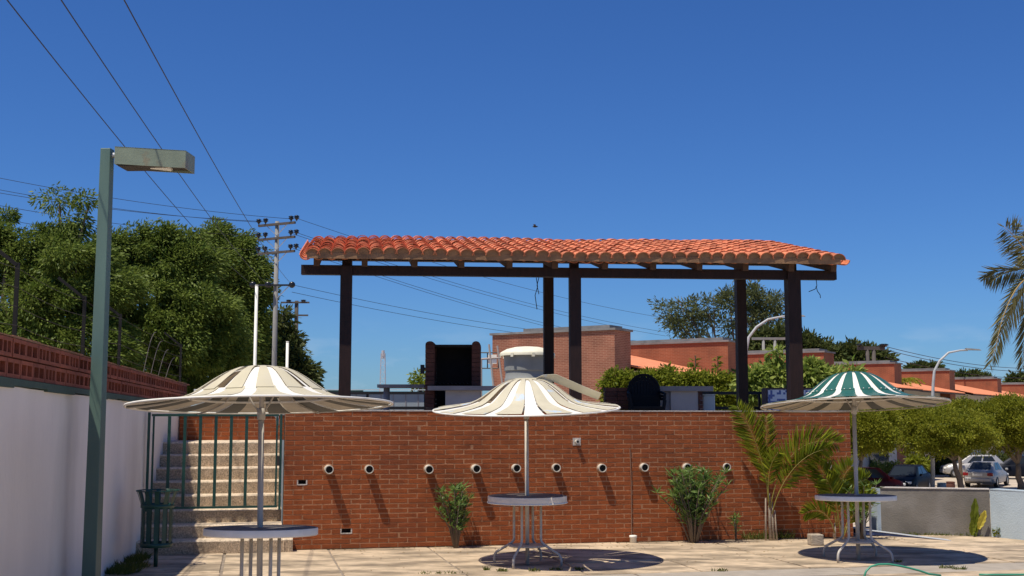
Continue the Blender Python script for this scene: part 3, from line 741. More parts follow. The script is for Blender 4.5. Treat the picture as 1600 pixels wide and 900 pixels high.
plug = mb.mesh('mortar_plug', WOODE)
sag = lambda x: .012 * math.sin(x * 1.3) + .006 * math.sin(x * 3.1)
for c in range(NCOL + 1):
    for r in range(NROW):
        d = r * rl * math.cos(sa_); v = VE - .055 + d
        if c < NCOL:
            x = xt0 + cw * (c + .5) + SH * d; z = rz_(v) + ez + .058 + r * .0 + sag(x)
            M_ = Matrix.Translation((x + random.uniform(-.008, .008), v + random.uniform(-.012, .012), z + random.uniform(-.004, .004))) @ Matrix.Rotation(sa_ - .012 + random.uniform(-.012, .012), 4, 'X') @ Matrix.Rotation(-SH + random.uniform(-.02, .02), 4, 'Z') @ Matrix.Rotation(random.uniform(-.05, .05), 4, 'Y')
            if r == 0: pg = link('mortar_plug', plug, perg); pg.matrix_basis = M_ @ Matrix.Translation((0, .022, 0))
            if (r * NCOL + c) < 300:
                o = link('roof_tile', tm[c % 3], perg); o.matrix_basis = M_
            else:
                vs, fs = barrel(cw * .60, cw * .545, rl * 1.16); stuff.add([M_ @ Vector(p) for p in vs], fs)
        x = xt0 + cw * c + SH * d; z = rz_(v) + ez + .075 + sag(x)
        M_ = Matrix.Translation((x, v + (.05 if r == 0 else 0), z)) @ Matrix.Rotation(sa_ + .03, 4, 'X') @ Matrix.Rotation(-SH, 4, 'Z')
        vs, fs = barrel(cw * .50, cw * .58, rl * 1.12, False, 7); stuff.add([M_ @ Vector(p) for p in vs], fs)
o = stuff.build('roof_tiles', TILE, perg, True); o['kind'] = 'stuff'; smoothby(o, 40)
m = MB(); m.beam((xl + SH * 3, VR + .03, rz_(VR) + ez + .035), (xr + SH * 3, VR + .03, rz_(VR) + ez + .035), .05, .10); m.build('ridge_mortar', MORTAR, perg)
def hang(px, py, Y, pts, name, label):
    c = at(px, py, Y); m = MB(); m.tube([(a / ppm(Y), b * .02, -z / ppm(Y)) for a, b, z in pts], .006, 5); o = m.build(name, WIRE, None, True, c); tag(o, label, 'cable'); return m
hang(1275, 435, 17.4, [(0, 0, 0), (1, 0, 12), (-2, 0, 17), (-12, 0, 21)], 'loose_cable', 'short loose cable curling left below the right end of the pergola beam')
hang(1275, 447, 17.4, [(0, 0, 0), (2, 0, 8), (6, 0, 14), (6.5, 0, 19)], 'loose_cable', 'short loose cable with a plug below the right end of the pergola beam')
hang(838, 434, 17.2, [(0, 0, 0), (2, 0, 14), (-2, 0, 28), (1, 0, 50)], 'loose_cable', 'long loose cable dangling left of the middle back post')
hang(842, 434, 17.2, [(0, 0, 0), (-3, 0, 12), (0, 0, 26)], 'loose_cable', 'short loose cable dangling left of the middle back post')
# ---------------------------------------------------------------- foliage helpers
def leaf_mesh(name, pos, dirs, L, W, mat_, parent=None, fold=.25, up=None):
    """one diamond leaf per row: base, left, tip, right; L and W are arrays or numbers"""
    n = len(pos); d = dirs / (np.linalg.norm(dirs, axis=1, keepdims=True) + 1e-9)
    r = RNG.normal(size=(n, 3)) if up is None else up + RNG.normal(size=(n, 3)) * .35
    s = np.cross(d, r); s /= (np.linalg.norm(s, axis=1, keepdims=True) + 1e-9); nn = np.cross(s, d)
    L = np.broadcast_to(np.asarray(L, float), (n,))[:, None]; W = np.broadcast_to(np.asarray(W, float), (n,))[:, None]
    b = pos; t = pos + d * L; mid = pos + d * L * .45
    l = mid + s * W * .5 + nn * W * fold; q = mid - s * W * .5 + nn * W * fold
    v = np.stack([b, q, t, l], 1).reshape(-1, 3)
    me = bpy.data.meshes.new(name); me.vertices.add(4 * n); me.vertices.foreach_set('co', v.ravel())
    me.loops.add(4 * n); me.loops.foreach_set('vertex_index', np.arange(4 * n, dtype=np.int32))
    me.polygons.add(n); me.polygons.foreach_set('loop_start', np.arange(0, 4 * n, 4, dtype=np.int32))
    me.update(calc_edges=True); me.materials.append(mat_)
    return link(name, me, parent)
def rand_dir(n, up=0.):
    d = RNG.normal(size=(n, 3)); d /= np.linalg.norm(d, axis=1, keepdims=True); d[:, 2] += up
    return d / np.linalg.norm(d, axis=1, keepdims=True)
def crown(name, lobes, nclump, per, cr, L, W, mat_, parent, droop=.4, up=.25, shell=(.60, 1.14), flat=1., wind=(0, 0, 0)):
    c = np.array([l[0] for l in lobes]); R = np.array([l[1] for l in lobes])
    R = R if R.ndim == 2 else np.stack([R, R, R * flat], 1)
    ar = R[:, 0] * R[:, 2]; idx = RNG.choice(len(lobes), nclump, p=ar / ar.sum())
    u = rand_dir(nclump, up); f = RNG.uniform(shell[0], shell[1], (nclump, 1))
    cc = c[idx] + u * R[idx] * f
    sz = cr * RNG.uniform(.6, 1.35, (nclump, 1))
    ce = np.repeat(cc, per, 0); ue = np.repeat(u, per, 0); se = np.repeat(sz, per, 0)
    o = rand_dir(len(ce)); rad = RNG.uniform(.1, 1, (len(ce), 1)) ** .75
    pos = ce + o * se * rad * np.array([1, 1, .75])
    d = o * .8 + ue * .5 + RNG.normal(size=pos.shape) * .35 + np.array([0, 0, -droop]) + np.array(wind)
    ll = L * RNG.uniform(.6, 1.3, len(pos))
    return leaf_mesh(name, pos, d, ll, ll * (W / L), mat_, parent)
def limbs(name, base_, lobes, r0, parent, mat_=None, fork=.55, n=7, extra=0):
    m = MB(); base_ = Vector(base_); cs = [Vector(l[0]) for l in lobes]
    mean = sum(cs, Vector()) / len(cs); fk = base_.lerp(mean, fork); fk.x = base_.x + (mean.x - base_.x) * fork * .5; fk.y = base_.y + (mean.y - base_.y) * fork * .5
    tr = [base_.lerp(fk, i / 4) + Vector((random.uniform(-1, 1), random.uniform(-1, 1), 0)) * r0 * .5 * (0 < i < 4) for i in range(5)]
    m.tube(tr, [r0 * (1.25 - .13 * i) for i in range(5)], 9)
    for c in cs:
        mid = fk.lerp(c, .5) + Vector((random.uniform(-.3, .3), random.uniform(-.3, .3), .15)) * (c - fk).length * .35
        m.tube([fk, mid, c], [r0 * .55, r0 * .36, r0 * .12], 6)
        for k in range(extra):
            e = c + Vector((random.uniform(-1, 1), random.uniform(-1, 1), random.uniform(.0, 1))) * (c - fk).length * .18
            m.tube([mid.lerp(c, random.uniform(.2, .9)), e], [r0 * .2, r0 * .05], 5)
    return m.build(name, mat_ or BARK, parent, True)
def PL(lst, rf=.9, rz=.9):     # lobes given as pixel, pixel, radius in pixels, distance
    return [(at(px, py, Y), (r / ppm(Y), r / ppm(Y) * rf, r / ppm(Y) * rz)) for px, py, r, Y in lst]
GZ = -2.3
def tree(name, label, lob, base_px, Y, nclump, per, cr, L, W, mat_, r0=.18, group=None, gz=GZ, extra=0, fork=.55, rz=.9, **kw):
    b = at(base_px, 650, Y); lobes = PL(lob, 1.0, rz)
    root = thing(name, label, 'tree', (b.x, Y, gz), 0, group)
    off = Vector((b.x, Y, gz)); lo = [(Vector(c) - off, r) for c, r in lobes]
    limbs('trunk', (0, 0, 0), lo, r0, root, extra=extra, fork=fork)
    crown('crown', [(tuple(c), r) for c, r in lo], nclump, per, cr, L, W, mat_, root, **kw)
    return root
# left neem trees
NG = 'leafy trees behind the white boundary wall'
tree('neem_tree', 'tall dark green leafy tree behind the white wall at the left edge', [(110, 345, 20, 30), (60, 395, 45, 30), (0, 385, 38, 30), (120, 420, 55, 29.5), (15, 470, 60, 30), (85, 490, 70, 29.5), (-45, 430, 50, 30), (165, 470, 55, 30), (30, 560, 75, 30), (130, 560, 75, 29.5), (-60, 530, 60, 30), (15, 345, 12, 30), (140, 317, 12, 30), (93, 315, 12, 30)], 70, 30, 300, 420, .42, .125, .042, NEEM, .22, NG, droop=.55, wind=(.45, 0, 0))
tree('neem_tree', 'broad green leafy tree behind the lamp post and the white wall', [(205, 410, 42, 33), (255, 405, 38, 33.5), (290, 430, 48, 33), (225, 470, 62, 32.5), (300, 500, 62, 32.5), (250, 550, 70, 32.5), (190, 540, 55, 33), (320, 560, 55, 33), (180, 400, 30, 33), (345, 520, 40, 33), (215, 372, 9, 33), (262, 368, 9, 33), (300, 380, 11, 33), (238, 364, 6, 33), (190, 372, 8, 33)], 255, 33, 280, 420, .45, .13, .044, NEEM, .22, NG, droop=.55, wind=(.45, 0, 0))
tree('neem_tree', 'green leafy tree beside the tall power pole', [(345, 385, 30, 60), (330, 430, 42, 59), (370, 425, 36, 60), (380, 470, 38, 60), (365, 500, 46, 59.5), (385, 540, 40, 60.5), (350, 570, 50, 59.5), (400, 595, 40, 61), (378, 392, 18, 60), (395, 440, 18, 60), (344, 356, 9, 60), (318, 384, 10, 60), (385, 376, 8, 60), (408, 420, 9, 60), (412, 460, 9, 60)], 365, 60, 340, 270, .72, .21, .07, NEEM, .22, NG, droop=.5, wind=(.4, 0, 0))
tree('small_tree', 'low dark tree right of the power pole behind the nearest parasol', [(455, 570, 24, 62), (472, 590, 22, 62), (445, 600, 30, 62), (470, 612, 20, 62), (432, 560, 22, 62), (440, 500, 16, 63), (448, 535, 20, 63)], 450, 62, 300, 40, .5, .30, .11, DGREEN, .2, droop=.4)
m = MB()
bs = at(657, 597, 30); root = thing('bush', 'small green bush behind the left side of the barbecue', 'bush', (bs.x, 30, GZ))
m.tube([(0, 0, 0), (0, 0, bs.z - GZ)], .05, 6); m.build('stem', BARK, root); crown('leaves', [((0, 0, bs.z - GZ), (.2, .2, .25))], 26, 24, .12, .1, .04, HEDGE, root)
# far feathery tree and dark trees behind the houses
FT = [(1045, 490, 22, 120), (1075, 482, 24, 120), (1105, 478, 24, 120), (1140, 472, 26, 120), (1175, 470, 28, 120), (1205, 478, 22, 120), (1060, 508, 20, 120), (1100, 503, 22, 121), (1085, 518, 16, 120), (1210, 495, 20, 120), (1180, 500, 22, 120), (1140, 515, 20, 121)]
tree('spreading_tree', 'tall spreading feathery tree behind the brick houses under the pergola', FT, 1125, 120, 190, 46, .9, .45, .14, FEATH, .35, fork=.4, extra=2, droop=.1, flat=.5, shell=(.3, 1.0))
tree('dark_tree', 'dark round tree right of the spreading tree behind the brick houses', [(1190, 540, 22, 105), (1225, 536, 21, 105), (1255, 544, 20, 105), (1210, 556, 22, 105), (1275, 553, 18, 105), (1165, 552, 16, 105)], 1215, 105, 330, 40, .9, .5, .2, DGREEN, .3, droop=.2)
tree('dark_tree', 'low dark tree behind the twin post power frame', [(1300, 560, 16, 110), (1330, 556, 15, 110), (1358, 562, 15, 110), (1380, 568, 10, 110), (1340, 574, 20, 110)], 1340, 110, 300, 36, .9, .5, .2, DGREEN, .3, droop=.2)
tree('dark_tree', 'small far tree above the brick house beside the curved street lamp', [(1440, 578, 8, 150), (1460, 578, 9, 150), (1425, 582, 8, 150)], 1440, 150, 110, 30, .6, .55, .22, DGREEN, .3, droop=.2)
tree('dark_tree', 'small far tree behind the second last brick house', [(1505, 591, 7, 170), (1522, 592, 8, 170), (1540, 596, 7, 170)], 1520, 170, 100, 30, .7, .6, .25, DGREEN, .3, droop=.2)
tree('dark_tree', 'tiny far tree behind the last brick house at the right edge', [(1585, 597, 8, 190), (1602, 597, 9, 190)], 1592, 190, 80, 30, .8, .65, .3, DGREEN, .3, droop=.2)
# street trees in the parking
tree('street_tree', 'dense rounded yellow green tree right of the brick wall end', [(1350, 668, 26, 57), (1372, 682, 24, 57), (1345, 690, 20, 57), (1385, 662, 22, 58), (1360, 650, 20, 58), (1330, 665, 22, 58)], 1338, 57, 520, 80, .36, .115, .055, ALMOND, .12, 'flat crowned trees along the parking', droop=.3)
tree('street_tree', 'flat crowned yellow green tree beside the curved street lamp', [(1415, 672, 34, 61), (1455, 668, 40, 60), (1495, 672, 42, 60), (1525, 682, 34, 60), (1405, 650, 26, 61), (1475, 694, 36, 60), (1440, 694, 32, 60), (1505, 692, 32, 60), (1430, 655, 30, 61), (1465, 655, 34, 61), (1510, 660, 32, 61)], 1497, 60, 760, 84, .36, .12, .055, ALMOND, .14, 'flat crowned trees along the parking', droop=.3, rz=.48)
tree('street_tree', 'broad flat crowned tree at the right edge above the parked silver cars', [(1535, 650, 36, 66), (1575, 642, 40, 66), (1610, 648, 40, 66), (1555, 668, 38, 66), (1590, 676, 38, 66), (1512, 642, 28, 67), (1620, 676, 38, 66), (1565, 655, 38, 66), (1600, 660, 40, 65), (1560, 690, 30, 66), (1600, 694, 30, 66)], 1590, 66, 760, 84, .40, .13, .06, ALMOND, .16, 'flat crowned trees along the parking', droop=.3, extra=1, fork=.4, rz=.5)
# ---------------------------------------------------------------- hedges and shrubs behind the terrace
def shrub(name, label, lob, Y, nclump, per, cr, L, W, mat_, stems=5, gz=0., **kw):
    lobes = PL(lob); b = sum((Vector(c) for c, r in lobes), Vector()) / len(lobes); off = Vector((b.x, b.y, gz))
    root = thing(name, label, 'shrub', off); lo = [(tuple(Vector(c) - off), r) for c, r in lobes]
    m = MB()
    for c, r in lo[:stems]:
        cv = Vector(c); m.tube([(cv.x * .4, cv.y, 0), (cv.x * .8, cv.y, cv.z * .6), cv], [.035, .025, .01], 6)
    m.build('stems', BARK, root, True)
    crown('leaves', lo, nclump, per, cr, L, W, mat_, root, **kw); return root
shrub('hedge', 'clipped yellow green hedge behind the stacked chairs on the terrace', [(960, 600, 18, 24), (985, 602, 20, 24), (1015, 600, 20, 24), (1050, 594, 19, 24), (1080, 600, 20, 24), (1110, 604, 20, 24), (965, 620, 22, 24), (1000, 620, 24, 24), (1040, 615, 24, 24), (1080, 620, 24, 24), (1120, 620, 24, 24), (1135, 602, 16, 24)], 24, 620, 44, .15, .085, .038, HEDGE, 6, up=.2)
shrub('shrub', 'loose pale variegated shrub behind the right terrace posts', [(1180, 600, 20, 23), (1205, 590, 22, 23), (1220, 565, 12, 23), (1265, 595, 24, 23), (1195, 620, 26, 23), (1285, 600, 22, 23), (1310, 598, 18, 23), (1240, 600, 24, 23), (1255, 625, 26, 23), (1330, 585, 10, 23), (1210, 552, 7, 23), (1270, 575, 10, 23)], 23, 330, 26, .19, .15, .055, VARIE, 8, up=.3)
shrub('shrub', 'dark green shrub low between the hedge and the variegated shrub', [(1135, 612, 20, 24.5), (1155, 600, 18, 24.5), (1170, 620, 20, 24.5), (1130, 630, 18, 24.5), (1300, 625, 22, 24.5)], 24.5, 220, 36, .15, .1, .045, DGREEN, 4)
for (px, py, lab) in ((1085, 556, 'thin sprig sticking up above the middle of the hedge'), (1120, 556, 'thin feathery sprig sticking up above the right end of the hedge')):
    c = at(px, py, 24.2); root = thing('sprig', lab, 'plant', (c.x, 24.2, 0)); m = MB(); m.tube([(0, 0, 0), (.02, 0, c.z)], .01, 5); m.build('stem', BARK, root)
    k = 24; an = RNG.uniform(0, 6.28, k); pos = np.stack([np.zeros(k), np.zeros(k), c.z - RNG.uniform(0, .25, k)], 1); leaf_mesh('leaves', pos, np.stack([np.cos(an), np.sin(an), RNG.uniform(-.3, .5, k)], 1), .16, .04, HEDGE, root)
# ---------------------------------------------------------------- plants at the foot of the wall
def oleander(px, Yoff, hgt, spread, nst, label, seed, lw=.11):
    random.seed(seed); b = wl(wall_x(px, 845)[0], Yoff); root = thing('oleander', label, 'shrub', b)
    m = MB(); P_ = []; D_ = []
    for i in range(nst):
        a = random.uniform(0, 6.28); h = hgt * random.uniform(.5, 1) if i else hgt; s_ = spread * random.uniform(.2, 1) if i else spread * .15
        tip = Vector((math.cos(a) * s_, math.sin(a) * s_ * .55 - .03, h)); mid = Vector((tip.x * .4, tip.y * .4, h * .55))
        m.tube([(tip.x * .1, tip.y * .1, 0), mid, tip], [.012, .009, .004], 5)
        nl = int(19 * h / .6)
        for k in range(nl):
            t = random.uniform(.25, 1.0) ** .8; p = (Vector((0, 0, 0)).lerp(mid, t * 2) if t < .5 else mid.lerp(tip, t * 2 - 1)); aa = random.uniform(0, 6.28)
            P_.append(p); D_.append((math.cos(aa), math.sin(aa), random.uniform(.1, 1.1)))
        for k in range(9):
            aa = random.uniform(0, 6.28); P_.append(tip); D_.append((math.cos(aa), math.sin(aa), random.uniform(.0, 1.4)))
    m.build('stems', BARK, root, True); n = len(P_)
    leaf_mesh('leaves', np.array([tuple(p) for p in P_]), np.array(D_), RNG.uniform(.7, 1.25, n) * lw, RNG.uniform(.8, 1.2, n) * lw * .17, OLEAN, root)
oleander(708, -.22, .76, .27, 26, 'slim green oleander bush left of the middle table at the wall foot', 3)
oleander(1072, -.28, .95, .50, 52, 'large bushy oleander under the drain pipes right of the middle table', 5, .12)
oleander(1144, -.14, .32, .08, 4, 'small oleander seedling between the large oleander and the palm', 8, .09)
oleander(1327, -.35, .75, .3, 16, 'leafy oleander behind the right table at the wall end', 21, .12)
def frond(root, pts, n, ll, mat_, hang=.3, stemr=.009, wd=.022, v_up=.5, start=.25, side=(0, 0, 1), name='frond'):
    pts = [Vector(p) for p in pts]
    def cur(t):
        a, b, c, d = pts; u = 1 - t; return a * u ** 3 + b * 3 * u * u * t + c * 3 * u * t * t + d * t ** 3
    ps = [cur(i / 12) for i in range(13)]
    m = MB(); m.tube(ps, [stemr * (1 - .8 * i / 12) for i in range(13)], 5); fr = m.build(name, ARECA_ST if mat_ is ARECA else COCO_ST, root, True)
    P_ = []; D_ = []; LL = []
    for i in range(n):
        t = start + (1 - start) * (i + random.random() * .6) / n; p = cur(t); d = (cur(min(1, t + .02)) - cur(max(0, t - .02))).normalized()
        s_ = d.cross(Vector(side))
        if s_.length < .05: s_ = d.cross(Vector((1, 0, 0)))
        s_.normalize(); upv = s_.cross(d)
        for e in (-1, 1):
            q = s_ * e + d * random.uniform(.7, 1.2) + upv * v_up * random.uniform(.5, 1.2) + Vector((0, 0, -hang * random.uniform(.5, 1.4)))
            P_.append(tuple(p)); D_.append(tuple(q)); LL.append(ll * (math.sin(math.pi * min(1, .18 + .82 * (t - start) / (1 - start)) * .92) * .8 + .25) * random.uniform(.85, 1.1))
    LL = np.array(LL); leaf_mesh('leaflets', np.array(P_), np.array(D_), LL, wd, mat_, fr, fold=.1)
    return fr
ARECA_ST = mat('areca_petiole', (.26, .22, .04), .5, .15, 8); COCO_ST = mat('coconut_rachis', (.30, .20, .07), .6, .15, 8)
def areca(px, voff, label, fronds, stems, seed):
    random.seed(seed); b = wl(wall_x(px, 842)[0], voff); root = thing('palm_plant', label, 'palm', b)
    k = ppm(b.y)
    for (sx, h, r) in stems:
        m = MB(); m.tube([(sx / k, 0, 0), (sx / k * .9, 0, h / k * .5), (sx / k * .8, 0, h / k)], [r, r * .85, r * .6], 8); m.build('stem', BARKP, root, True)
    for (pts, n, ll, hg) in fronds:
        yb = random.uniform(-.12, .02)
        P_ = [(x / k, yb * i / 3 - .02, z / k) for i, (x, z) in enumerate(pts)]
        frond(root, P_, int(n * 2.1), ll * .85 / k, ARECA, hg * .8, .008, .028, .35, .28, (0, 1, .3))
areca(1192, -.22, 'young areca palm with arching fronds against the right part of the brick wall',
      [([(0, 60), (-6, 110), (-18, 160), (-48, 205)], 44, 36, .15), ([(2, 50), (12, 110), (45, 165), (108, 148)], 46, 46, .35), ([(4, 40), (14, 85), (45, 135), (92, 140)], 34, 40, .55), ([(-2, 60), (-2, 115), (-2, 150), (-2, 190)], 26, 28, .2),
       ([(0, 50), (-4, 95), (0, 120), (14, 135)], 20, 26, .4)],
      [(-6, 64, .015), (1, 72, .021), (11, 46, .013), (6, 58, .017)], 4)
areca(1296, -.30, 'low areca palm clump with drooping fronds behind the concrete block',
      [([(-6, 20), (-8, 60), (-14, 95), (-38, 118)], 34, 38, .3), ([(-4, 20), (-4, 60), (0, 100), (18, 112)], 32, 38, .4), ([(2, 20), (6, 55), (18, 88), (42, 92)], 30, 34, .4), ([(-8, 10), (-16, 40), (-34, 52), (-56, 40)], 22, 28, .4),
       ([(6, 10), (16, 45), (32, 70), (50, 66)], 26, 30, .3), ([(0, 10), (-2, 50), (-10, 75), (-22, 92)], 26, 34, .3), ([(6, 5), (14, 30), (24, 50), (36, 54)], 22, 26, .3)],
      [(-8, 25, .02), (4, 28, .024), (14, 20, .018)], 9)
# broad leaved plant at the grey low wall
# ---------------------------------------------------------------- tufts of grass
def tufts(name, label, spots, n, hgt, mat_=GRASS):
    P_ = []; D_ = []
    for (p, rx, ry) in spots:
        for i in range(n):
            a = random.uniform(0, 6.28); r_ = math.sqrt(random.random()); P_.append((p.x + math.cos(a) * rx * r_, p.y + math.sin(a) * ry * r_, .0)); D_.append((random.uniform(-.7, .7), random.uniform(-.7, .7), random.uniform(.3, 1)))
    nn = len(P_); o = leaf_mesh(name, np.array(P_), np.array(D_), RNG.uniform(.4, 1.2, nn) * hgt, .010, mat_); struct(o, 'stuff', label); return o
tufts('weeds', 'patches of green weeds at the foot of the white wall', [(gnd(200, 888), .22, .25), (gnd(215, 876), .12, .3), (gnd(190, 896), .16, .2), (gnd(222, 866), .06, .15)], 420, .10)
tufts('grass_tufts', 'small grass tufts in the deck joints', [(gnd(690, 897), .30, .03), (gnd(785, 893), .05, .03), (gnd(835, 893), .06, .02), (gnd(870, 891), .08, .02), (gnd(905, 891), .04, .02), (gnd(1402, 879), .06, .03), (gnd(1478, 888), .08, .03), (gnd(1500, 890), .08, .03), (gnd(1125, 893), .1, .02), (gnd(760, 891), .03, .02)], 46, .05)
tufts('wall_foot_weeds', 'thin weeds along the foot of the brick wall under the palm', [(wl(wall_x(x, 842)[0], -.08), .14, .05) for x in (1165, 1180, 1195, 1210, 1225)], 50, .16)
tufts('low_wall_weeds', 'dry weeds along the foot of the low grey wall', [(gnd(x, 836 + (x - 1440) * .01), .35, .12) for x in (1450, 1490, 1530, 1565, 1595)], 170, .055)
random.seed(11)
# ---------------------------------------------------------------- low grey wall on the right
LA = gnd(1372, 834); LB = gnd(1549, 838.5); LC_ = gnd(1640, 848)
lwz = at(1460, 764.5, (LA.y + LB.y) / 2).z
lw = thing('low_wall', 'low cement wall with a raw grey face and a pale blue end section', 'wall')
def wallseg(a, b, z0, z1, th, mt, name, par):
    d = (b - a); d.z = 0; l = d.length; d.normalize(); n = Vector((-d.y, d.x, 0)); m = MB(); M_ = Matrix(((d.x, n.x, 0, a.x), (d.y, n.y, 0, a.y), (0, 0, 1, 0), (0, 0, 0, 1)))
    m.box(0, l, 0, th, z0, z1, M_); return m.build(name, mt, par)
wallseg(LA + Vector((.055, .01, 0)), LB, -.3, lwz, .16, PLGREY, 'grey_face', lw)
wallseg(LA + Vector((0, .0, 0)), LA + Vector((.054, .012, 0)), -.3, lwz + .004, .17, PLBLUE, 'end_cap', lw)
wallseg(LB + Vector((.003, .0, 0)), LC_, -.3, lwz + .003, .16, PLBLUE, 'pale_face', lw)
wallseg(LA + Vector((.05, -.005, 0)), LB + Vector((0, -.01, 0)), lwz + .005, lwz + .018, .18, COPING, 'coping', lw)
wallseg(LB + Vector((0.003, -.012, 0)), LC_, lwz + .005, lwz + .02, .18, PLBLUE, 'coping', lw)
# plant with broad leaves
b = gnd(1520, 837) + Vector((0, -.12, 0)); root = thing('broad_leaf_plant', 'small plant with one bright yellow leaf before the low grey wall', 'plant', b); k = ppm(b.y)
def blade(x0, z0, x1, z1, w_, mt, y=0.):
    m = MB(); n = 9; a = Vector((x0 / k, y, z0 / k)); d = Vector(((x1 - x0) / k, -.03, (z1 - z0) / k)); s_ = d.cross(Vector((.15, -1, .1))).normalized(); vs = []
    for i in range(n):
        t = i / (n - 1); ww = w_ / k * (math.sin(math.pi * (.06 + .9 * t)) ** .7) * (1 + .12 * (-1) ** i); p = a + d * t
        vs += [p - s_ * ww + Vector((0, -.02, 0)), p, p + s_ * ww + Vector((0, -.02, 0))]
    fs = []
    for i in range(n - 1):
        q = 3 * i; fs += [(q, q + 1, q + 4, q + 3), (q + 1, q + 2, q + 5, q + 4)]
    m.add(vs, fs); return m.build('leaf', mt, root)
blade(-4, 8, -1, 58, 7, BANANA); blade(-8, 2, -9, 25, 5, BANANA, -.03); blade(1, 6, 2, 36, 5, BANANA, .02); o = blade(2, 12, 12, 40, 6, YLEAF, -.04); o['label'] = 'bright yellow leaf'
m = MB(); m.tube([(-.02, 0, 0), (-.02, 0, .1)], .012, 6); m.tube([(0, 0, 0), (.03, -.02, .15)], .006, 6); m.tube([(.0, 0, 0), (-.06, -.02, .05)], .006, 6); m.build('stem', BANANA, root)
c = gnd(1556, 838); root = thing('weed_plant', 'small weed beside the yellow leaf plant at the low wall', 'plant', (c.x, c.y - .1, 0)); m = MB(); m.tube([(0, 0, 0), (0, 0, .1)], .005, 5); m.build('stem', BANANA, root)
kk = 60; an = RNG.uniform(0, 6.28, kk); leaf_mesh('leaves', np.stack([np.cos(an) * .04, np.sin(an) * .04, RNG.uniform(.02, .13, kk)], 1), np.stack([np.cos(an), np.sin(an), RNG.uniform(-.2, .8, kk)], 1), .06, .035, HEDGE, root)
# kerb built in place of the blue tiled recess by the passage
K0 = gnd(1338, 835); K1 = gnd(1486, 845.5)
kb = thing('recess_kerb', 'low kerb standing in for a shaded blue tiled recess with a pale edge by the low wall end', 'kerb')
pts = [K0.lerp(K1, i / 8) + Vector((0, .10 * math.sin(i / 8 * math.pi), 0)) for i in range(9)]
m = MB(); m2 = MB()
for i in range(8):
    a, b = pts[i], pts[i + 1]; h0 = .07 * (1 - i / 8) ** 1.3 + .003; h1 = .07 * (1 - (i + 1) / 8) ** 1.3 + .003
    m.add([a, b, b + Vector((0, 0, h1)), a + Vector((0, 0, h0)), a + Vector((0, .22, 0)), b + Vector((0, .22, 0)), b + Vector((0, .22, h1)), a + Vector((0, .22, h0))], [(0, 1, 2, 3), (5, 4, 7, 6), (3, 2, 6, 7)])
    e = Vector((0, 0, .006)); f = Vector((0, -.006, 0))
    m2.add([a + f + Vector((0, 0, h0)), b + f + Vector((0, 0, h1)), b + f + e + Vector((0, 0, h1)), a + f + e + Vector((0, 0, h0)), a + Vector((0, .23, h0)) + e, b + Vector((0, .23, h1)) + e], [(0, 1, 2, 3), (3, 2, 5, 4)])
m.build('tile_face', TILESH, kb); m2.build('pale_edge', PALEB, kb)
# concrete block
c = gnd(1278, 852.5); cb_ = thing('concrete_block', 'small concrete block on the deck before the low palm clump', 'block', c, .12)
m = MB(); m.box(-.085, .085, 0, .16, .0, .14); o = m.build('block_body', mat('rough_block', (.40, .33, .25), .95, .2, 12, .6, 60), cb_); bv = o.modifiers.new('b', 'BEVEL'); bv.width = .012; bv.segments = 2
# garden hose
hp = [(1350, 905), (1354, 893), (1362, 886), (1375, 883), (1392, 883), (1410, 886), (1428, 890), (1446, 895), (1460, 900), (1480, 906)]
m = MB(); pts = []
for i, (x, y) in enumerate(hp):
    q = gnd(1400 + (x - 1400) * .8, 905); t = at(x, y, q.y - .0); pts.append((t.x, q.y + .02 * i, max(.014, t.z)))
m.tube(pts, .011, 8); o = m.build('garden_hose', HOSE, None, True); tag(o, 'green garden hose looping up from the deck at the bottom edge', 'hose')
m = MB(); pts = [gnd(1530 + 20 * i, 899.5 + .3 * math.sin(i)) + Vector((0, 0, .011)) for i in range(6)]; m.tube(pts, .011, 8); o = m.build('garden_hose', HOSE, None, True); tag(o, 'short stretch of green hose lying at the bottom right corner', 'hose')

# ---------------------------------------------------------------- things on the terrace
def on_t(px, Y): return Vector((at(px, 620, Y).x, Y, TZ))
def bxp(m, x0, x1, y0, y1, Y, d, zb=None, c=Vector()):   # box between pixels at distance Y, depth d
    a = at(x0, y0, Y) - c; b = at(x1, y1, Y) - c; m.box(a.x, b.x, Y - c.y, Y - c.y + d, (zb - c.z) if zb is not None else b.z, a.z); return m
# barbecue
Yb = 18.2; c = on_t(707, Yb); bb = thing('barbecue', 'dark brick barbecue grill with a black hearth under the pergola', 'barbecue', c)
def bricks_col(par, x0, x1, z0, z1, y0, y1, ch=.068):
    n = int(round((z1 - z0) / ch)); 
    for i in range(n):
        a = z0 + (z1 - z0) * i / n; b = z0 + (z1 - z0) * (i + 1) / n - .006; j = random.uniform(-.004, .004)
        nx = 2 if (x1 - x0) > .2 else 1
        for q in range(nx):
            m = MB(); m.box(x0 + (x1 - x0) * q / nx, x0 + (x1 - x0) * (q + 1) / nx - (.006 if q < nx - 1 else 0), y0 + j, y1, a, b); m.build('brick', DBRICK, par)
def X_(px, Y, c): return at(px, 620, Y).x - c.x
def Z_(py, Y, c): return at(800, py, Y).z - c.z
zt = Z_(534, Yb, c)
for (a, b) in ((664, 678.5), (737, 750)):
    bricks_col(bb, X_(a, Yb, c), X_(b, Yb, c), 0, zt - .04, 0, .6)
    m = MB(); x0, x1 = X_(a, Yb, c), X_(b, Yb, c); n = 8
    vs = [((x0 + x1) / 2 + (x1 - x0) / 2 * math.cos(math.pi * i / n), y, zt - .04 + .05 * math.sin(math.pi * i / n)) for y in (0, .6) for i in range(n + 1)]
    m.add(vs, [tuple(range(n + 1)), tuple(range(2 * n + 1, n, -1))] + [(i, i + n + 1, i + n + 2, i + 1) for i in range(n)]); m.build('rounded_cap', DBRICK, bb)
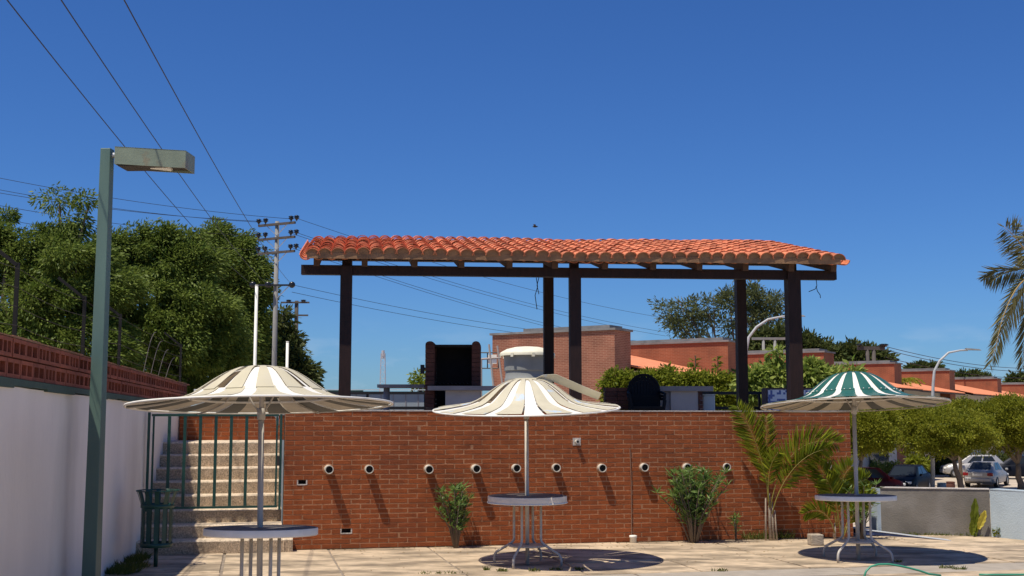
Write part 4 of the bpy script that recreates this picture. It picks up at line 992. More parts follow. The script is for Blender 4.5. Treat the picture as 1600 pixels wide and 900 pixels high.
m = MB(); m.box(X_(678.5, Yb, c), X_(737, Yb, c), .5, .6, 0, zt - .04); m.build('back_plate', HEARTHK, bb)
m = MB(); m.box(X_(678.5, Yb, c), X_(737, Yb, c), .02, .5, zt - .075, zt - .042); m.build('hood_plate', HEARTHK, bb)
zs = Z_(604, Yb - .3, c)
m = MB(); m.box(X_(668, Yb - .3, c), X_(792, Yb - .3, c), -.3, -.005, zs - .055, zs + .01); m.build('counter_slab', SLABG, bb)
m = MB(); m.box(X_(697, Yb, c), X_(751, Yb, c), -.2, -.006, 0, zs - .056); m.build('cabinet_base', CABW, bb)
m = MB()
for i in range(9): xx = X_(680 + 6.3 * i, Yb, c); m.tube([(xx, .02, zs + .06), (xx, .48, zs + .06)], .006, 5)
m.build('grill_bars', IRON, bb)
# bench slab to the left
Yq = 18.6; c = on_t(628, Yq); bc = thing('counter', 'thin grey counter slab on a round leg left of the barbecue', 'counter', c)
m = MB(); m.box(X_(589, Yq, c), X_(663, Yq, c), 0, .5, Z_(605.5, Yq, c), Z_(600.5, Yq, c)); m.build('slab', SLABG, bc)
m = MB(); xx = X_(602, Yq, c); m.tube([(xx, .2, 0), (xx, .2, Z_(605.5, Yq, c))], .05, 14); m.build('leg', SLABG, bc, True)
# speaker box, not a lamp
c = at(660, 576, 18.5); sp_ = thing('speaker_box', 'small black boxy fixture on the left side of the barbecue', 'fixture', (c.x, 18.5, c.z))
m = MB(); m.box(-.03, .03, -.03, .05, -.08, .06); m.build('housing', IRON, sp_); m = MB(); m.box(.03, .055, -.01, .03, -.02, .02); m.build('bracket', IRON, sp_)
# water tank
Yt = 24; c = Vector((at(824, 600, Yt).x, Yt, 0)); tk = thing('water_tank', 'round grey water tank with a domed cream lid behind the pergola', 'tank', c); k = ppm(Yt)
zl = at(800, 553, Yt).z
m = MB(); rr = 36 / k; m.lathe([(rr * .96, 0), (rr * .96, zl - .62), (rr * .99, zl - .60), (rr * .99, zl - .5), (rr * .955, zl - .48), (rr * .955, zl - .36), (rr, zl - .34), (rr * 1.02, zl - .02), (rr * 1.02, zl)], 40); o = m.build('body', TANKG, tk); smoothby(o, 40)
m = MB(); r2 = 43 / k; m.lathe([(rr, zl - .03), (r2, zl - .045), (r2, zl + .005), (r2 * .97, zl + .03), (r2 * .75, zl + .095), (r2 * .45, zl + .135), (r2 * .12, zl + .15), (.0001, zl + .152)], 40); o = m.build('lid', TANKL, tk); smoothby(o, 40)
for i in range(8):
    a = math.pi / 4 * i + .2; m = MB(); m.box(-.03, .03, -.012, .012, -.05, .03); o = m.build('lid_clip', TANKL, tk, False, (r2 * math.cos(a), r2 * math.sin(a), zl - .03)); o.rotation_euler = (0, 0, a + math.pi / 2)
# pipe frame beside the tank
c = at(768, 600, 23.5); pf = thing('pipe_rack', 'thin pale pipe frame leaning between the barbecue and the water tank', 'frame', (c.x, 23.5, 0)); cc = Vector((c.x, 23.5, 0))
for (x0, y0, x1, y1) in ((752, 561, 752, 612), (764, 538, 772, 612), (777, 540, 785, 600), (752, 561, 782, 559)):
    m = MB(); m.tube([at(x0, y0, 23.5) - cc, at(x1, y1, 23.5) - cc], .02, 7); m.build('pipe', mat('pale_pipe', (.45, .38, .34), .7) if x0 == 752 and y1 == 612 else bpy.data.materials['pale_pipe'], pf)
for (x0, x1) in ((752, 752), (772, 772), (785, 785)):
    m = MB(); m.tube([at(x0, 611, 23.5) - cc, Vector((at(x1, 640, 23.5).x - c.x, 0, 0))], .02, 7); m.build('pipe', bpy.data.materials['pale_pipe'], pf)
# right counter
Yd = 18.4; c = on_t(1060, Yd); cr = thing('counter', 'grey topped counter with a plastered base right of the stacked chairs', 'counter', c)
m = MB(); m.box(X_(1012, Yd, c), X_(1114, Yd, c), -.05, .55, Z_(611, Yd, c), Z_(603.5, Yd, c)); m.build('slab', SLABG, cr)
m = MB(); m.box(X_(1035, Yd, c), X_(1048, Yd, c), .06, .5, 0, Z_(611, Yd, c)); m.build('side_panel', SLABG, cr)
m = MB(); m.box(X_(1048.2, Yd, c), X_(1091, Yd, c), .02, .5, 0, Z_(611, Yd, c)); m.build('base', CABW, cr)
bricks_col(cr, X_(1091.2, Yd, c), X_(1098, Yd, c), 0, Z_(611, Yd, c) - .004, .0, .45)
c2 = on_t(1107, 18.75); cbx = thing('storage_box', 'pale blue white box beside the right counter base', 'box', c2)
m = MB(); m.box(X_(1098.6, 18.75, c2), X_(1117, 18.75, c2), 0, .35, 0, Z_(617.5, 18.75, c2)); o = m.build('box_body', mat('pale_box', (.55, .62, .66), .6), cbx); bv = o.modifiers.new('b', 'BEVEL'); bv.width = .01
m = MB(); m.box(X_(1098, 18.75, c2), X_(1117.6, 18.75, c2), -.01, .36, Z_(617.4, 18.75, c2), Z_(615.8, 18.75, c2)); m.build('box_lid', bpy.data.materials['pale_box'], cbx)
Ye = 18.2; c = on_t(965, Ye); pr = thing('brick_pier', 'low dark brick pier left of the stacked chairs', 'pier', c)
bricks_col(pr, X_(946, Ye, c), X_(985, Ye, c), 0, Z_(605, Ye, c), 0, .4)
# stacked plastic chairs
Yf = 17.6; c = on_t(1012, Yf)
def plastic_chair(z, first, lab):
    t = thing('plastic_chair', lab, 'chair', c + Vector((random.uniform(-.006, .006), .0, z)), random.uniform(-.02, .02), 'stack of black plastic chairs')
    if first is None:
        hw = .235; m = MB(); m.box(-hw, hw, -.0, .42, .36, .40); parts = [('seat', m.mesh('seat', PLASTB))]
        m = MB(); n = 10; H = .86 - .40
        for i in range(n):      # arched back with slots
            a0, a1 = -1 + 2 * i / n, -1 + 2 * (i + 1) / n
            zz = lambda a: .40 + H * (1 - .32 * abs(a) ** 2.6)
            x0, x1 = a0 * hw, a1 * hw - (.012 if i < n - 1 else 0)
            m.add([(x0, .40, .40), (x1, .40, .40), (x1, .46, zz(a1)), (x0, .46, zz(a0)), (x0, .43, .40), (x1, .43, .40), (x1, .485, zz(a1)), (x0, .485, zz(a0))], [(0, 1, 2, 3), (7, 6, 5, 4), (0, 4, 5, 1), (3, 2, 6, 7), (0, 3, 7, 4), (1, 5, 6, 2)])
        m.tube([(hw * math.cos(math.pi * i / 12) * 1.0, .47, .62 + .26 * math.sin(math.pi * i / 12)) for i in range(13)], .022, 8)
        m.box(-hw, hw, .405, .45, .52, .57); parts.append(('backrest', m.mesh('backrest', PLASTB)))
        for sx in (-1, 1):
            m = MB(); m.tube([(sx * hw, .44, .62), (sx * (hw + .03), .2, .60), (sx * (hw + .03), .02, .585), (sx * hw, -.01, .40)], .02, 7); parts.append(('armrest', m.mesh('armrest', PLASTB)))
            for (yy, dy) in ((.02, -.03), (.40, .06)):
                m = MB(); m.tube([(sx * hw * .93, yy, .37), (sx * (hw + .02), yy + dy, .0)], [.03, .022], 8); parts.append(('leg', m.mesh('leg', PLASTB)))
    else: parts = first
    for n_, me in parts: link(n_, me, t)
    return parts
zch = at(1012, 584, Yf).z - TZ - .88; print('zch', zch)
pr_ = None
labs = ['black plastic chair, lowest of the stack on the terrace', 'black plastic chair, middle one of the stack on the terrace', 'black plastic chair, topmost of the stack on the terrace']
nst = 3
for i in range(nst):
    pr_ = plastic_chair(max(.06, zch) * i / (nst - 1), pr_, labs[i])
# railing at the back of the terrace
rl0 = to_uv(at(485, 620, 20.6))[0]
for (x0, x1, Y, lab) in ((483, 664, 20.4, 'black iron railing at the back of the terrace left of the barbecue'), (1040, 1335, 20.6, 'black iron railing at the back of the terrace behind the right posts')):
    c = on_t(x0, Y); rg = thing('railing', lab, 'railing', c); L_ = at(x1, 620, Y).x - c.x
    for zz in (Z_(613.5, Y, c), Z_(637, Y, c)):
        m = MB(); m.box(0, L_, 0, .04, zz - .03, zz + .02); m.build('rail', IRON, rg)
    n = max(2, int(L_ / 1.4))
    for i in range(n + 1): m = MB(); m.box(L_ * i / n - .02, L_ * i / n + .02, .041, .08, 0, Z_(613, Y, c)); m.build('baluster', IRON, rg)
# folded stand near the left counter
c = on_t(583 + 60, 19.5)
# mosaic planters
for (x0, x1, lab) in ((1197, 1232, 'blue and white mosaic planter left of the right front post'), (1252, 1285, 'blue and white mosaic planter right of the right front post')):
    Yp = 19.9; c = on_t(x0, Yp); pt = thing('mosaic_planter', lab, 'planter', c); L_ = at(x1, 620, Yp).x - c.x; h_ = Z_(606, Yp, c)
    m = MB(); m.box(.03, L_ - .03, 0, .02, 0.01, h_ - .03); m.build('mosaic_face', MOSB, pt)
    m = MB(); m.box(0, .03, -.005, .35, 0, h_); m.box(L_ - .03, L_, -.005, .35, 0, h_); m.box(0.031, L_ - .031, .021, .35, 0, h_ - .05); m.build('planter_box', mat('planter_dark_' + str(x0), (.06, .04, .05), .8), pt)
    m = MB(); m.box(.0305, L_ - .0305, -.008, .02, h_ - .029, h_); m.build('rim', bpy.data.materials['planter_dark_' + str(x0)], pt)
# grey building wall beyond the terrace
Yg = 27; c = Vector((at(440, 620, Yg).x, Yg, GZ)); gw = thing('grey_outbuilding', 'low blue grey outbuilding wall with a green gutter behind the terrace railing', 'building', c)
L_ = at(672, 620, Yg).x - c.x; zt = at(500, 612, Yg).z - GZ
m = MB(); m.box(0, L_, 0, 3, 0, zt); m.build('wall', GREYW, gw)
for i in range(12): m = MB(); m.box(L_ * i / 12, L_ * i / 12 + .02, -.012, -.001, 0, zt - .02); m.build('panel_joint', SLABG, gw)
m = MB(); m.box(-.1, L_ * .55, -.1, .0, zt + .0, zt + .03); m.build('gutter', GREENP, gw)
m = MB(); m.add([(-.1, -.08, zt + .031), (L_ + .1, -.08, zt + .031), (L_ + .1, 3, zt + .10), (-.1, 3, zt + .10), (-.1, -.08, zt + .05), (L_ + .1, -.08, zt + .05), (L_ + .1, 3, zt + .12), (-.1, 3, zt + .12)], [(0, 1, 5, 4), (4, 5, 6, 7), (1, 2, 6, 5), (3, 0, 4, 7)]); m.build('roof_sheet', mat('pale_sheet', (.60, .62, .62), .5), gw)
c = Vector((at(308, 615, 24).x, 24, GZ)); gw = thing('pale_outbuilding', 'small pale building corner above the end of the white wall', 'building', c); L_ = at(345, 615, 24).x - c.x; zt = at(320, 612, 24).z - GZ
m = MB(); m.box(0, L_, 0, 2, 0, zt); m.build('wall', GREYW, gw); m = MB(); m.box(-.05, L_ + .05, -.06, 2, zt, zt + .05); m.build('roof_sheet', bpy.data.materials['pale_sheet'], gw)
# white masts
for (px, y0, Y, lab, r) in ((397, 447, 22, 'tall white mast rising behind the nearest parasol', .029), (447.5, 535, 22, 'short white mast rising behind the nearest parasol', .026)):
    b = at(px, 620, Y); t = thing('white_mast', lab, 'mast', (b.x, Y, GZ)); h_ = at(px, y0, Y).z - GZ
    m = MB(); m.tube([(0, 0, 0), (0, 0, h_)], r, 12); m.build('tube', WPAINT, t, True)
    m = MB(); m.tube([(0, 0, h_ + .001), (0, 0, h_ + .02)], r * 1.08, 12); m.build('cap', WPAINT, t, True)

# ---------------------------------------------------------------- power poles and wires
def disc(m, p, r=.13): p = Vector(p); m.lathe([(.0001, .16), (.05, .15), (r, .10), (r * .6, .06), (r, .02), (r * .5, -.03), (.03, -.10), (.0001, -.12)], 10, p)
def arm_pts(px, py, Y, half, yaw):
    c = at(px, py, Y); d = Vector((math.cos(yaw), math.sin(yaw), 0)) * half; return c - d, c + d, c
Yp = 56; cpl = Vector((at(430, 500, Yp).x, Yp, GZ))
pole = thing('power_pole', 'tall grey concrete power pole with four crossarms behind the trees', 'power pole', cpl)
ztp = at(430, 346, Yp).z - GZ
m = MB(); m.tube([(0, 0, 0), (0, 0, ztp)], [.14, .10], 12); m.build('shaft', CONC, pole, True)
attach = []
yaw = math.radians(-28)
for py in (351, 373, 395):
    z = at(430, py, Yp).z - GZ; d = Vector((math.cos(yaw), math.sin(yaw), 0)) * 1.1
    m = MB(); m.beam(-d + Vector((0, -.12, z)), d + Vector((0, -.12, z)), .1, .11); am = m.build('crossarm', WOODP, pole)
    for e in (-1, -.62, .78, 1.08):
        m = MB(); q = d * e + Vector((0, -.12, z + .19)); disc(m, q, .14); m.tube([q + Vector((0, 0, -.14)), q + Vector((0, 0, -.05))], .02, 5); m.build('insulator', INSUL, am, True); attach.append(cpl + q)
    for e in (-.6, .6):
        m = MB(); m.beam(d * e + Vector((0, -.1, z)), Vector((0, -.1, z - .55)), .03, .03); m.build('brace', STEEL, am)
z = at(430, 446, Yp).z - GZ; d = Vector((1.05, 0, 0)); x0 = at(397, 446, Yp).x - cpl.x; x1 = at(459, 446, Yp).x - cpl.x
m = MB(); m.beam((x0, -.14, z), (x1, -.14, z), .08, .08); am = m.build('lower_arm', IRON, pole)
low = []
for px in (397, 420.5, 458):
    q = Vector((at(px, 446, Yp).x - cpl.x, -.3, z)); m = MB(); 
    m.lathe([(.0001, -.08), (.08, -.08), (.15, -.06), (.155, 0), (.13, .06), (.06, .08), (.0001, .08)], 14); o = m.build('insulator', INSUL, am, True, q); o.rotation_euler = (math.pi / 2, 0, 0); low.append(cpl + q)
m = MB(); m.beam((.1, -.1, z - .6), (x1 * .8, -.1, z), .04, .04); m.build('brace', STEEL, pole)
Y2 = 105; c2 = Vector((at(463, 500, Y2).x, Y2, GZ)); po2 = thing('power_pole', 'far shorter wooden power pole right of the tall concrete pole', 'power pole', c2)
m = MB(); m.tube([(0, 0, 0), (0, 0, at(463, 470, Y2).z - GZ)], [.24, .17], 10); m.build('shaft', WOODP, po2, True)
for (py, xa, xb) in ((473, 440, 484), (493, 440, 482), (520, 430, 468)):
    z = at(463, py, Y2).z - GZ; m = MB(); m.beam((at(xa, py, Y2).x - c2.x, -.2, z), (at(xb, py, Y2).x - c2.x, -.2, z), .14, .14); am = m.build('crossarm', WOODP, po2)
    if py == 473:
        for px in (452, 475): m = MB(); disc(m, (at(px, py, Y2).x - c2.x, -.3, z + .1), .27); m.build('insulator', INSUL, am, True)
Y3 = 95; c3 = Vector((at(1360, 548, Y3).x, Y3, GZ)); po3 = thing('power_pole', 'stubby twin post power frame with a beam above the brick houses', 'power pole', c3)
zt = at(1360, 546, Y3).z - GZ
for px in (1355, 1365): m = MB(); m.tube([(at(px, 548, Y3).x - c3.x, 0, 0), (at(px, 548, Y3).x - c3.x, 0, zt)], .16, 8); m.build('post', WOODP, po3, True)
m = MB(); m.beam((at(1340, 544, Y3).x - c3.x, 0, zt + .1), (at(1382, 544, Y3).x - c3.x, 0, zt + .1), .3, .28); m.build('beam', WOODP, po3)
for px in (1342, 1378, 1382): m = MB(); disc(m, (at(px, 544, Y3).x - c3.x, -.2, zt + .3), .3); m.build('insulator', INSUL, po3, True)
Y4 = 80; c4 = Vector((at(1210, 530, Y4).x, Y4, GZ)); po4 = thing('power_pole', 'far twin post frame seen between the right pergola posts', 'power pole', c4); zt = at(1200, 531, Y4).z - GZ
for px in (1193, 1211): m = MB(); m.tube([(at(px, 548, Y4).x - c4.x, 0, 0), (at(px, 548, Y4).x - c4.x, 0, zt)], .1, 8); m.build('post', CONC, po4, True)
m = MB(); m.beam((at(1175, 529, Y4).x - c4.x, 0, zt + .08), (at(1232, 529, Y4).x - c4.x, 0, zt + .08), .2, .16); m.build('beam', CONC, po4)
def wire(a, b, sag_, r, label, grp='overhead power wires'):
    m = MB(); m.tube([Vector(a).lerp(Vector(b), i / 24) - Vector((0, 0, 4 * sag_ * (i / 24) * (1 - i / 24))) for i in range(25)], r, 5); o = m.build('overhead_wire', WIRE, None, True); tag(o, label, 'wire', grp)
ends = [(-150, -205, 'leftmost'), (-40, -205, 'middle'), (84, -205, 'rightmost')]
for q, (px, py, nm) in zip(low, ends): wire(q, at(px, py, 9.5), .35, .008, nm + ' of the three thick wires rising from the pole to the upper left')
lefts = [(-60, 266), (-60, 285), (-60, 291), (-60, 310), (-60, 330)]
lad = ['uppermost', 'second', 'third', 'fourth', 'lowest']
for i, (px, py) in enumerate(lefts): wire(attach[[2, 0, 1, 4, 8][i]], at(px, py, 48), .25, .011, lad[i] + ' of the thin wires running left from the power pole')
rights = [(attach[3], (1040, 497)), (attach[7], (1040, 519)), (attach[6], (1040, 525)), (attach[11], (1040, 545)), (attach[10], (1040, 550)), (low[2], (1040, 535)), (low[2] + Vector((0, 0, -.35)), (1040, 541))]
for i, (a, (px, py)) in enumerate(rights): wire(a, at(px, py, 88), .5, .011, ['uppermost', 'second', 'third', 'fourth', 'fifth', 'sixth', 'lowest'][i] + ' of the wires running right from the power pole behind the pergola')
for i, (y0, y1) in enumerate(((541, 575), (546, 580), (558, 590))): wire(at(1382, y0, 95), at(1640, y1, 130), .6, .026, ['upper', 'middle', 'lower'][i] + ' of the far wires running right above the brick houses')
# far lattice mast
Ym = 420; c = Vector((at(598, 600, Ym).x, Ym, GZ)); an = thing('lattice_mast', 'far thin lattice radio mast on the horizon', 'mast', c); zt = at(598, 552, Ym).z - GZ
ANT = mat('mast_paint', (.42, .40, .42), .7); w0, w1 = 1.3, .7
for sx in (-1, 1):
    for sy in (-1, 1): m = MB(); m.tube([(sx * w0, sy * w0, 0), (sx * w1, sy * w1, zt)], .10, 4); m.build('mast_leg', ANT, an)
m = MB(); n = 12
for i in range(n):
    f0, f1 = i / n, (i + 1) / n; a = w0 + (w1 - w0) * f0; b = w0 + (w1 - w0) * f1
    m.tube([(-a, -a, zt * f0), (b, -b, zt * f1)], .06, 4); m.tube([(a, -a, zt * f0), (-b, -b, zt * f1)], .06, 4); m.tube([(-a, -a, zt * f0), (a, -a, zt * f0)], .06, 4)
m.build('bracing', ANT, an)
m = MB(); m.tube([(0, 0, zt * .93), (0, 0, zt + 1)], .55, 8); m.build('antenna_panel', ANT, an)
# bird
c = at(836, 354, 60); bd = thing('bird', 'tiny dark bird flying above the middle of the roof', 'bird', c); m = MB()
m.lathe([(.0001, -.14), (.03, -.10), (.055, 0), (.035, .10), (.0001, .16)], 8); o = m.build('body', IRON, bd, True); o.rotation_euler = (0, math.pi / 2, 0)
for s_ in (-1, 1):
    m = MB(); m.add([(.05, 0, 0), (-.06, 0, 0), (-.10, s_ * .3, .06), (.02, s_ * .2, .08), (.05, 0, .012), (-.06, 0, .012), (-.10, s_ * .3, .068), (.02, s_ * .2, .09)], [(0, 1, 2, 3), (4, 7, 6, 5), (0, 3, 7, 4), (1, 5, 6, 2), (2, 6, 7, 3)]); m.build('wing', IRON, bd)

# ---------------------------------------------------------------- brick houses
HR = math.radians(33); hu = Vector((math.sin(HR), math.cos(HR), 0))       # along the row
HTOP = 3.6 + EYE
def corner(px, py):
    d = ray(px, py); return Vector((0, 0, EYE)) + d * ((HTOP - EYE) / d.z)
HS = [(960, 512, 5.9, 1.4, 'near brick house end wall with a flat cap behind the water tank', HBRICK1), (1137, 531, 7.0, 1.3, 'orange brick house wall with a tiled roof behind the hedge', HBRICK), (1287, 548, 6.5, 1.7, 'brick house wall behind the right pergola posts', HBRICK),
      (1397, 566, 6.0, 1.7, 'brick house wall left of the curved street lamp', HBRICK), (1483, 577.5, 6.0, 1.7, 'brick house wall behind the curved street lamp', HBRICK), (1558, 590.5, 7.0, 1.8, 'second last brick house of the row at the right', HBRICK), (1622, 599, 8.0, 1.8, 'last brick house of the row at the right edge', HBRICK)]
cs_ = [corner(a, b) for a, b, *_ in HS]
for i, ((px, py, Lv, Lu, lab, bm), c) in enumerate(zip(HS, cs_)):
    yaw_ = math.atan2(hu.y, hu.x)     # local x along the row, local y = into the house (left, away)
    h = thing('brick_house', lab, 'house', (c.x, c.y, GZ), yaw_, 'row of brick houses along the parking'); T = HTOP - GZ
    m = MB(); m.box(0, Lu, 0, Lv, 0, T - .09); m.build('end_wall', bm, h)
    m = MB(); m.box(-.08, Lu + .08, -.08, Lv + .1, T - .088, T); m.build('parapet_cap', HCAP, h)
    m = MB(); m.box(.15, Lu - .15, .3, Lv * .75, T + .001, T + .14); m.build('roof_slab', HCAP, h)
    span = (cs_[i + 1] - c).length if i + 1 < len(cs_) else 9
    span -= .012
    # sloping tile roof up to the next end wall
    z0, sl_ = (3.72 - GZ), .215; va, vb = -1.3, Lv
    m = MB(); n = int((span - Lu) / .055); nr = 12; vs = []
    for a in range(n + 1):
        x = Lu + .004 + (span - Lu - .008) * a / n; ph = .5 + .5 * math.cos(2 * math.pi * a / 4)
        for b in range(nr + 1):
            v = va + (vb - va) * b / nr; vs.append((x, v, z0 + sl_ * v + .07 * ph))
    m.add(vs, [(a * (nr + 1) + b, (a + 1) * (nr + 1) + b, (a + 1) * (nr + 1) + b + 1, a * (nr + 1) + b + 1) for a in range(n) for b in range(nr)])
    rf = m.build('tile_roof', HTILE, h, True)
    m = MB(); m.add([(Lu + .01, va, z0 + sl_ * va - .10), (span - .01, va, z0 + sl_ * va - .10), (span - .01, vb, z0 + sl_ * vb - .10), (Lu + .01, vb, z0 + sl_ * vb - .10), (Lu + .01, va, z0 + sl_ * va - .01), (span - .01, va, z0 + sl_ * va - .01)], [(3, 2, 1, 0), (0, 1, 5, 4)]); m.build('eave_soffit', WOODR, rf)
    m = MB(); m.box(Lu + .01, span - .01, .5, .7, 0, z0 - .1); m.build('front_wall', HWALL, h)
    for (a, b, za_, zb_) in ((.12, .32, 3.2, 4.9), (.6, .82, 3.2, 4.9), (.55, .85, .9, 2.2)):
        w_ = span - Lu; fr = MB(); fr.box(Lu + a * w_, Lu + b * w_, .46, .499, za_, zb_); f = fr.build('window', HCAP, h)
        for q in range(2):
            g = MB(); xa_ = Lu + a * w_ + .06 + q * (b - a) * w_ / 2; g.box(xa_, xa_ + (b - a) * w_ / 2 - .1, .44, .459, za_ + .06, zb_ - .06); g.build('pane', GLASS, f) if 'GLASS' in globals() else None
    m = MB(); m.box(Lu + .15 * (span - Lu), Lu + .15 * (span - Lu) + 1.0, .45, .499, 0, 2.1); d_ = m.build('door', DARKW, h)
    m = MB(); m.box(Lu + .15 * (span - Lu) + .85, Lu + .15 * (span - Lu) + .92, .40, .449, 1.0, 1.1); m.build('handle', STEEL, d_)
# air conditioner cage on the near house
c = at(762, 563, 49.5); ac = thing('air_conditioner', 'small caged white air conditioner on the near brick house edge', 'air conditioner', c)
m = MB(); m.box(-.02, .38, -.3, 0, -.15, .22); m.build('unit', WPAINT, ac)
m = MB()
for z in (-.35, .3):
    m.tube([(-.45, -.4, z), (.45, -.4, z)], .025, 5); m.tube([(-.45, .1, z), (-.45, -.4, z)], .025, 5)
for x in (-.45, 0, .45): m.tube([(x, -.4, -.35), (x, -.4, .3)], .025, 5)
m.build('cage', IRON, ac)
# ---------------------------------------------------------------- street lamps
for (Y, bx_, by_, pts, lab) in ((62, 1457, 757, [(1457, 640), (1458, 600), (1460, 580), (1468, 564), (1482, 551), (1500, 547.5), (1512, 547)], 'curved grey street lamp in the parking right of the green parasol'),
                               (58, 1165, 757, [(1165, 600), (1166, 548), (1170, 527), (1182, 511), (1200, 499), (1222, 494.5), (1236, 494)], 'curved grey street lamp seen between the right pergola posts')):
    b = at(bx_, by_, Y); c = Vector((b.x, Y, GZ)); l_ = thing('street_lamp', lab, 'street lamp', c)
    P_ = [Vector((0, 0, 0))] + [at(x, y, Y) - c for x, y in pts]
    m = MB(); m.tube(P_, [.11, .09, .075, .068, .062, .056, .05, .045], 10); m.build('pole', mat('street_pole', (.46, .46, .45), .5) if bx_ == 1457 else bpy.data.materials['street_pole'], l_, True)
    e = P_[-1]; m = MB(); m.add([e + Vector(v) for v in ((-.1, -.14, .0), (.7, -.1, -.02), (.7, .1, -.02), (-.1, .14, 0), (-.1, -.1, .1), (.6, -.06, .05), (.6, .06, .05), (-.1, .1, .1))], [(0, 3, 2, 1), (4, 5, 6, 7), (0, 1, 5, 4), (1, 2, 6, 5), (2, 3, 7, 6), (3, 0, 4, 7)]); m.build('lamp_head', HCAP, l_)
    m = MB(); m.lathe([(.25, 0.003), (.25, .35), (.14, .40)], 10); m.build('footing', CONC, l_)
# ---------------------------------------------------------------- cars
def car(name, label, loc, hd, paint, style='sedan'):
    root = thing(name, label, 'car', loc, hd, 'cars parked beyond the low wall')
    hw = .86
    if style == 'sedan': L0, L1 = 2.2, -2.25; st_ = [(2.2, .35, .62, .62), (2.1, .25, .70, .76), (1.7, .22, .78, .84), (1.0, .20, .90, .86), (0, .18, .95, .87), (-1.2, .18, .97, .87), (-1.6, .2, .98, .86), (-2.05, .26, .96, .82), (-2.22, .36, .86, .72)]; gh = [(1.05, .88), (.25, 1.42), (-.95, 1.44), (-1.75, .96)]
    else: L0, L1 = 2.0, -1.95; st_ = [(2.0, .35, .64, .62), (1.9, .25, .74, .76), (1.5, .22, .84, .84), (.95, .2, .95, .86), (0, .18, .98, .87), (-1.2, .18, 1.0, .87), (-1.75, .22, 1.0, .84), (-1.93, .34, .95, .74)]; gh = [(1.1, .92), (.3, 1.48), (-1.35, 1.50), (-1.85, .98)]
    vs = []; K = 10
    for (x, z0, z1, w_) in st_:
        h_ = z1 - z0
        half = [(w_ * .80, z0), (w_ * .97, z0 + .1 * h_), (w_, z0 + .45 * h_), (w_ * .97, z0 + .78 * h_), (w_ * .86, z1)]
        vs += [(x, -y, z) for y, z in half] + [(x, y, z) for y, z in half[::-1]]
    fs = []
    for i in range(len(st_) - 1):
        for k in range(K): fs.append((i * K + k, i * K + (k + 1) % K, (i + 1) * K + (k + 1) % K, (i + 1) * K + k))
    fs += [tuple(range(K))[::-1], tuple((len(st_) - 1) * K + k for k in range(K))]
    m = MB(); m.add(vs, fs); o = m.build('body', paint, root); smoothby(o, 50)
    (xa_, za_), (xb_, zb_), (xc_, zc_), (xd_, zd_) = gh; wb, wt = .76, .60
    G = [Vector(p) for p in ((xa_, -wb, za_), (xa_, wb, za_), (xb_, -wt, zb_), (xb_, wt, zb_), (xc_, -wt, zc_), (xc_, wt, zc_), (xd_, -wb, zd_), (xd_, wb, zd_))]
    m = MB(); m.add(G, [(0, 1, 3, 2), (2, 3, 5, 4), (4, 5, 7, 6), (0, 2, 4, 6), (1, 7, 5, 3)]); o = m.build('cabin', paint, root); bv = o.modifiers.new('b', 'BEVEL'); bv.width = .05; bv.segments = 3
    def pane(q, u0, u1, v0, v1, name_):
        a, b, c_, d_ = q; f = lambda u, v: (a.lerp(b, u)).lerp(d_.lerp(c_, u), v); n = (b - a).cross(d_ - a).normalized()
        cen = (a + b + c_ + d_) / 4
        if n.dot(cen - Vector((0, 0, 1))) < 0: n = -n
        p4 = [f(u0, v0), f(u1, v0), f(u1, v1), f(u0, v1)]; mm = MB(); mm.add([p + n * .012 for p in p4] + [p - n * .02 for p in p4], [(0, 1, 2, 3), (0, 4, 5, 1), (1, 5, 6, 2), (2, 6, 7, 3), (3, 7, 4, 0)]); return mm.build(name_, GLASS, root)
    pane([G[0], G[1], G[3], G[2]], .08, .92, .08, .92, 'windscreen'); pane([G[6], G[7], G[5], G[4]], .1, .9, .12, .9, 'rear_window')
    for s_ in (0, 1):
        q = [G[0 + s_], G[6 + s_], G[4 + s_], G[2 + s_]]
        pane(q, .20, .50, .10, .88, 'side_window'); pane(q, .54, .84, .10, .88, 'side_window')
    for sx in (1.35, -1.3):
        for s_ in (-1, 1):
            wh = link('wheel', None, root, (sx if style == 'sedan' else sx * .93, s_ * .78, .31), (math.pi / 2, 0, 0))
            m = MB(); m.lathe([(.19, -.1), (.29, -.1), (.31, -.07), (.31, .07), (.29, .1), (.19, .1)], 20); m.build('tyre', IRON, wh, True)
            m = MB(); m.lathe([(.0001, -.09), (.06, -.095), (.19, -.08), (.19, .08), (.06, .095), (.0001, .09)], 12); m.build('rim', STEEL, wh)
    for s_ in (-1, 1):
        m = MB(); m.box(L0 - .22, L0 - .04, s_ * .62 - .16, s_ * .62 + .16, .55, .69); o = m.build('headlight', HEADL, root); bv = o.modifiers.new('b', 'BEVEL'); bv.width = .05; bv.segments = 3
        m = MB(); m.box(L1 + .02, L1 + .2, s_ * .66 - .16, s_ * .66 + .16, .66, .86); o = m.build('taillight', TAILL, root); bv = o.modifiers.new('b', 'BEVEL'); bv.width = .04; bv.segments = 3
        m = MB(); m.box(.7, .85, s_ * .95 - .07, s_ * .95 + .07, .92, 1.04); o = m.build('mirror', paint, root); bv = o.modifiers.new('b', 'BEVEL'); bv.width = .03; bv.segments = 2
        for hx in (.05, -.85): m = MB(); m.box(hx, hx + .16, s_ * .865 - .012, s_ * .865 + .012, .80, .83); m.build('door_handle', paint, root)
    m = MB(); m.box(L1 - .04, L1 + .12, -.72, .72, .34, .56); o = m.build('rear_bumper', paint, root); bv = o.modifiers.new('b', 'BEVEL'); bv.width = .05; bv.segments = 3
    m = MB(); m.box(L0 - .12, L0 + .05, -.70, .70, .30, .52); o = m.build('front_bumper', paint, root); bv = o.modifiers.new('b', 'BEVEL'); bv.width = .05; bv.segments = 3
